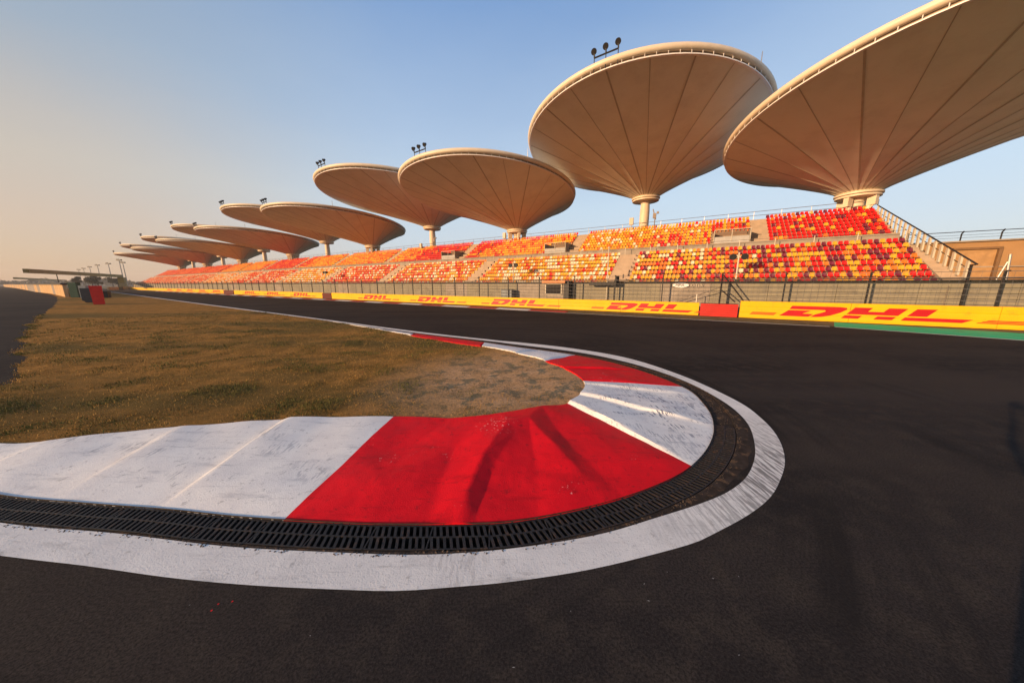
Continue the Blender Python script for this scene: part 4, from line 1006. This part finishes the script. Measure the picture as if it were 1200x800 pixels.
# ------------------------------------------------------------------ the photographer, standing behind the lens with the camera held overhead
ph_ = thing('person', 'person in a dark jacket standing behind the lens, holding a camera overhead with both hands', 'person', (.06, 0, 0))
def skin(name, pts, edges, mats, parent, root=0, sub=2):
    me = bpy.data.meshes.new(name); me.from_pydata([p[:3] for p in pts], edges, []); o = bpy.data.objects.new(name, me); COL.objects.link(o)
    m = o.modifiers.new('skin', 'SKIN'); m.use_smooth_shade = True
    for v, p in zip(me.skin_vertices[0].data, pts): v.radius = (p[3], p[4] if len(p) > 4 else p[3])
    me.skin_vertices[0].data[root].use_root = True
    o.modifiers.new('sub', 'SUBSURF').levels = sub
    dg = bpy.context.evaluated_depsgraph_get(); dg.update(); ne = bpy.data.meshes.new_from_object(o.evaluated_get(dg)); bpy.data.objects.remove(o)
    for m_ in mats: ne.materials.append(m_)
    ne.polygons.foreach_set('use_smooth', [True]*len(ne.polygons)); ne.name = name
    r = bpy.data.objects.new(name, ne); COL.objects.link(r); r.parent = parent; return r
SKIN_ = mat('skin', (.50, .30, .20), .6, .06, 6); JKT = mat('dark jacket', (.03, .035, .05), .9, .2, 8, .004, 60); TRS = mat('grey trousers', (.07, .065, .06), .9, .2, 8); SHOE = mat('black shoes', (.02, .02, .02), .5)
Y0 = -.42; X0 = .06
P = [(0, Y0, .98, .15, .11), (0, Y0, 1.12, .135, .10), (0, Y0, 1.30, .165, .11), (0, Y0+.01, 1.44, .13, .09), (0, Y0+.02, 1.53, .055), (0, Y0+.04, 1.60, .075, .085), (0, Y0+.05, 1.69, .078, .095), (0, Y0+.04, 1.76, .055, .07)]
Ed = [(0, 1), (1, 2), (2, 3), (3, 4), (4, 5), (5, 6), (6, 7)]
for sg in (-1, 1):
    b = len(P); P += [(sg*.10, Y0, .90, .095), (sg*.13, Y0+.02, .50, .062), (sg*.15, Y0-.02, .10, .042), (sg*.16, Y0+.06, .045, .042, .04), (sg*.17, Y0+.17, .035, .04, .03)]
    Ed += [(0, b), (b, b+1), (b+1, b+2), (b+2, b+3), (b+3, b+4)]
    b = len(P); P += [(sg*.19, Y0+.01, 1.46, .062), (sg*.27-X0*.4, Y0+.16, 1.70, .048), (sg*.15-X0*.9, -.19, 1.98, .034), (sg*.15-X0, -.14, 2.06, .028, .022), (sg*.105-X0, -.125, 2.12, .034, .018)]
    Ed += [(3, b), (b, b+1), (b+1, b+2), (b+2, b+3), (b+3, b+4)]
body = skin('body', P, Ed, [JKT, TRS, SKIN_, SHOE], ph_)
for f in body.data.polygons:
    z = f.center.z; f.material_index = 3 if z < .09 else 1 if z < .97 else (2 if (z > 2.0 or (z > 1.50 and abs(f.center.x) < .12)) else 0)
for sg in (-1, 1):
    for i, (dz, ln) in enumerate(((0.0, .036), (.018, .042), (.036, .040), (.052, .033))):
        x0 = sg*.095; z0 = 2.125+dz; pts = [(x0-X0, -.125, z0, .0095), (x0*.93-X0, -.125+ln, z0+.006, .009), (x0*.80-X0, -.115+ln*1.05, z0+.01, .008), (x0*.66-X0, -.125+ln, z0+.012, .007)]
        skin('finger', pts, [(0, 1), (1, 2), (2, 3)], [SKIN_], ph_, sub=1)
    skin('thumb', [(sg*.09-X0, -.135, 2.13, .012), (sg*.065-X0, -.16, 2.16, .011), (sg*.045-X0, -.165, 2.185, .009)], [(0, 1), (1, 2)], [SKIN_], ph_, sub=1)
    mb = MB(); mb.lathe([(.0, -.03), (.012, -.028), (.016, 0), (.012, .028), (0, .03)], 8, c=(sg*.082, Y0+.045, 1.68)); part('ear', mb, SKIN_, ph_, True)
    mb = MB(); mb.lathe([(0, -.011), (.009, -.007), (.011, 0), (.009, .007), (0, .011)], 10, c=(sg*.032, Y0+.142, 1.69)); part('eye', mb, mat('eye', (.06, .05, .045), .3), ph_, True)
mb = MB(); mb.quad([(-.012, Y0+.14, 1.655), (.012, Y0+.14, 1.655), (0, Y0+.166, 1.66)]); mb.quad([(-.012, Y0+.14, 1.655), (0, Y0+.166, 1.66), (0, Y0+.142, 1.70)]); mb.quad([(.012, Y0+.14, 1.655), (0, Y0+.142, 1.70), (0, Y0+.166, 1.66)]); part('nose', mb, SKIN_, ph_)
mb = MB(); mb.box((0, Y0+.139, 1.625), (.045, .008, .009)); part('mouth', mb, mat('lips', (.35, .13, .11), .5), ph_)
mb = MB(); mb.lathe([(.088, -.02), (.094, .03), (.085, .075), (.055, .105), (0, .118)], 20, c=(0, Y0+.03, 1.70)); part('hair', mb, mat('dark hair', (.02, .015, .012), .8), ph_, True)
hc = thing('camera', 'black camera held overhead by the person behind the lens', 'camera', (0, -.10, 2.17))
mb = MB(); mb.box((0, 0, .01), (.145, .05, .095)); mb.box((0, -.005, .07), (.055, .045, .03)); mb.box((.055, .018, .01), (.03, .03, .09)); part('body', mb, DARK, hc)
mb = MB(); mb.tube((0, .02, .02), (0, .082, .026), .04, 20, .043); part('lens', mb, DARK, hc)

# ------------------------------------------------------------------ evening haze over the circuit
hz = MB(); hz.box((0, 0, 24.5), (3400, 3400, 52)); hm = bpy.data.materials.new('haze air'); hm.use_nodes = True; hn = hm.node_tree; hn.nodes.clear()
hv = hn.nodes.new('ShaderNodeVolumePrincipled'); hv.inputs['Color'].default_value = (.95, .88, .82, 1); hv.inputs['Density'].default_value = .0003; hv.inputs['Anisotropy'].default_value = .1
ho = hn.nodes.new('ShaderNodeOutputMaterial'); hn.links.new(hv.outputs[0], ho.inputs['Volume'])
part('haze', hz, hm, None, kind='stuff')
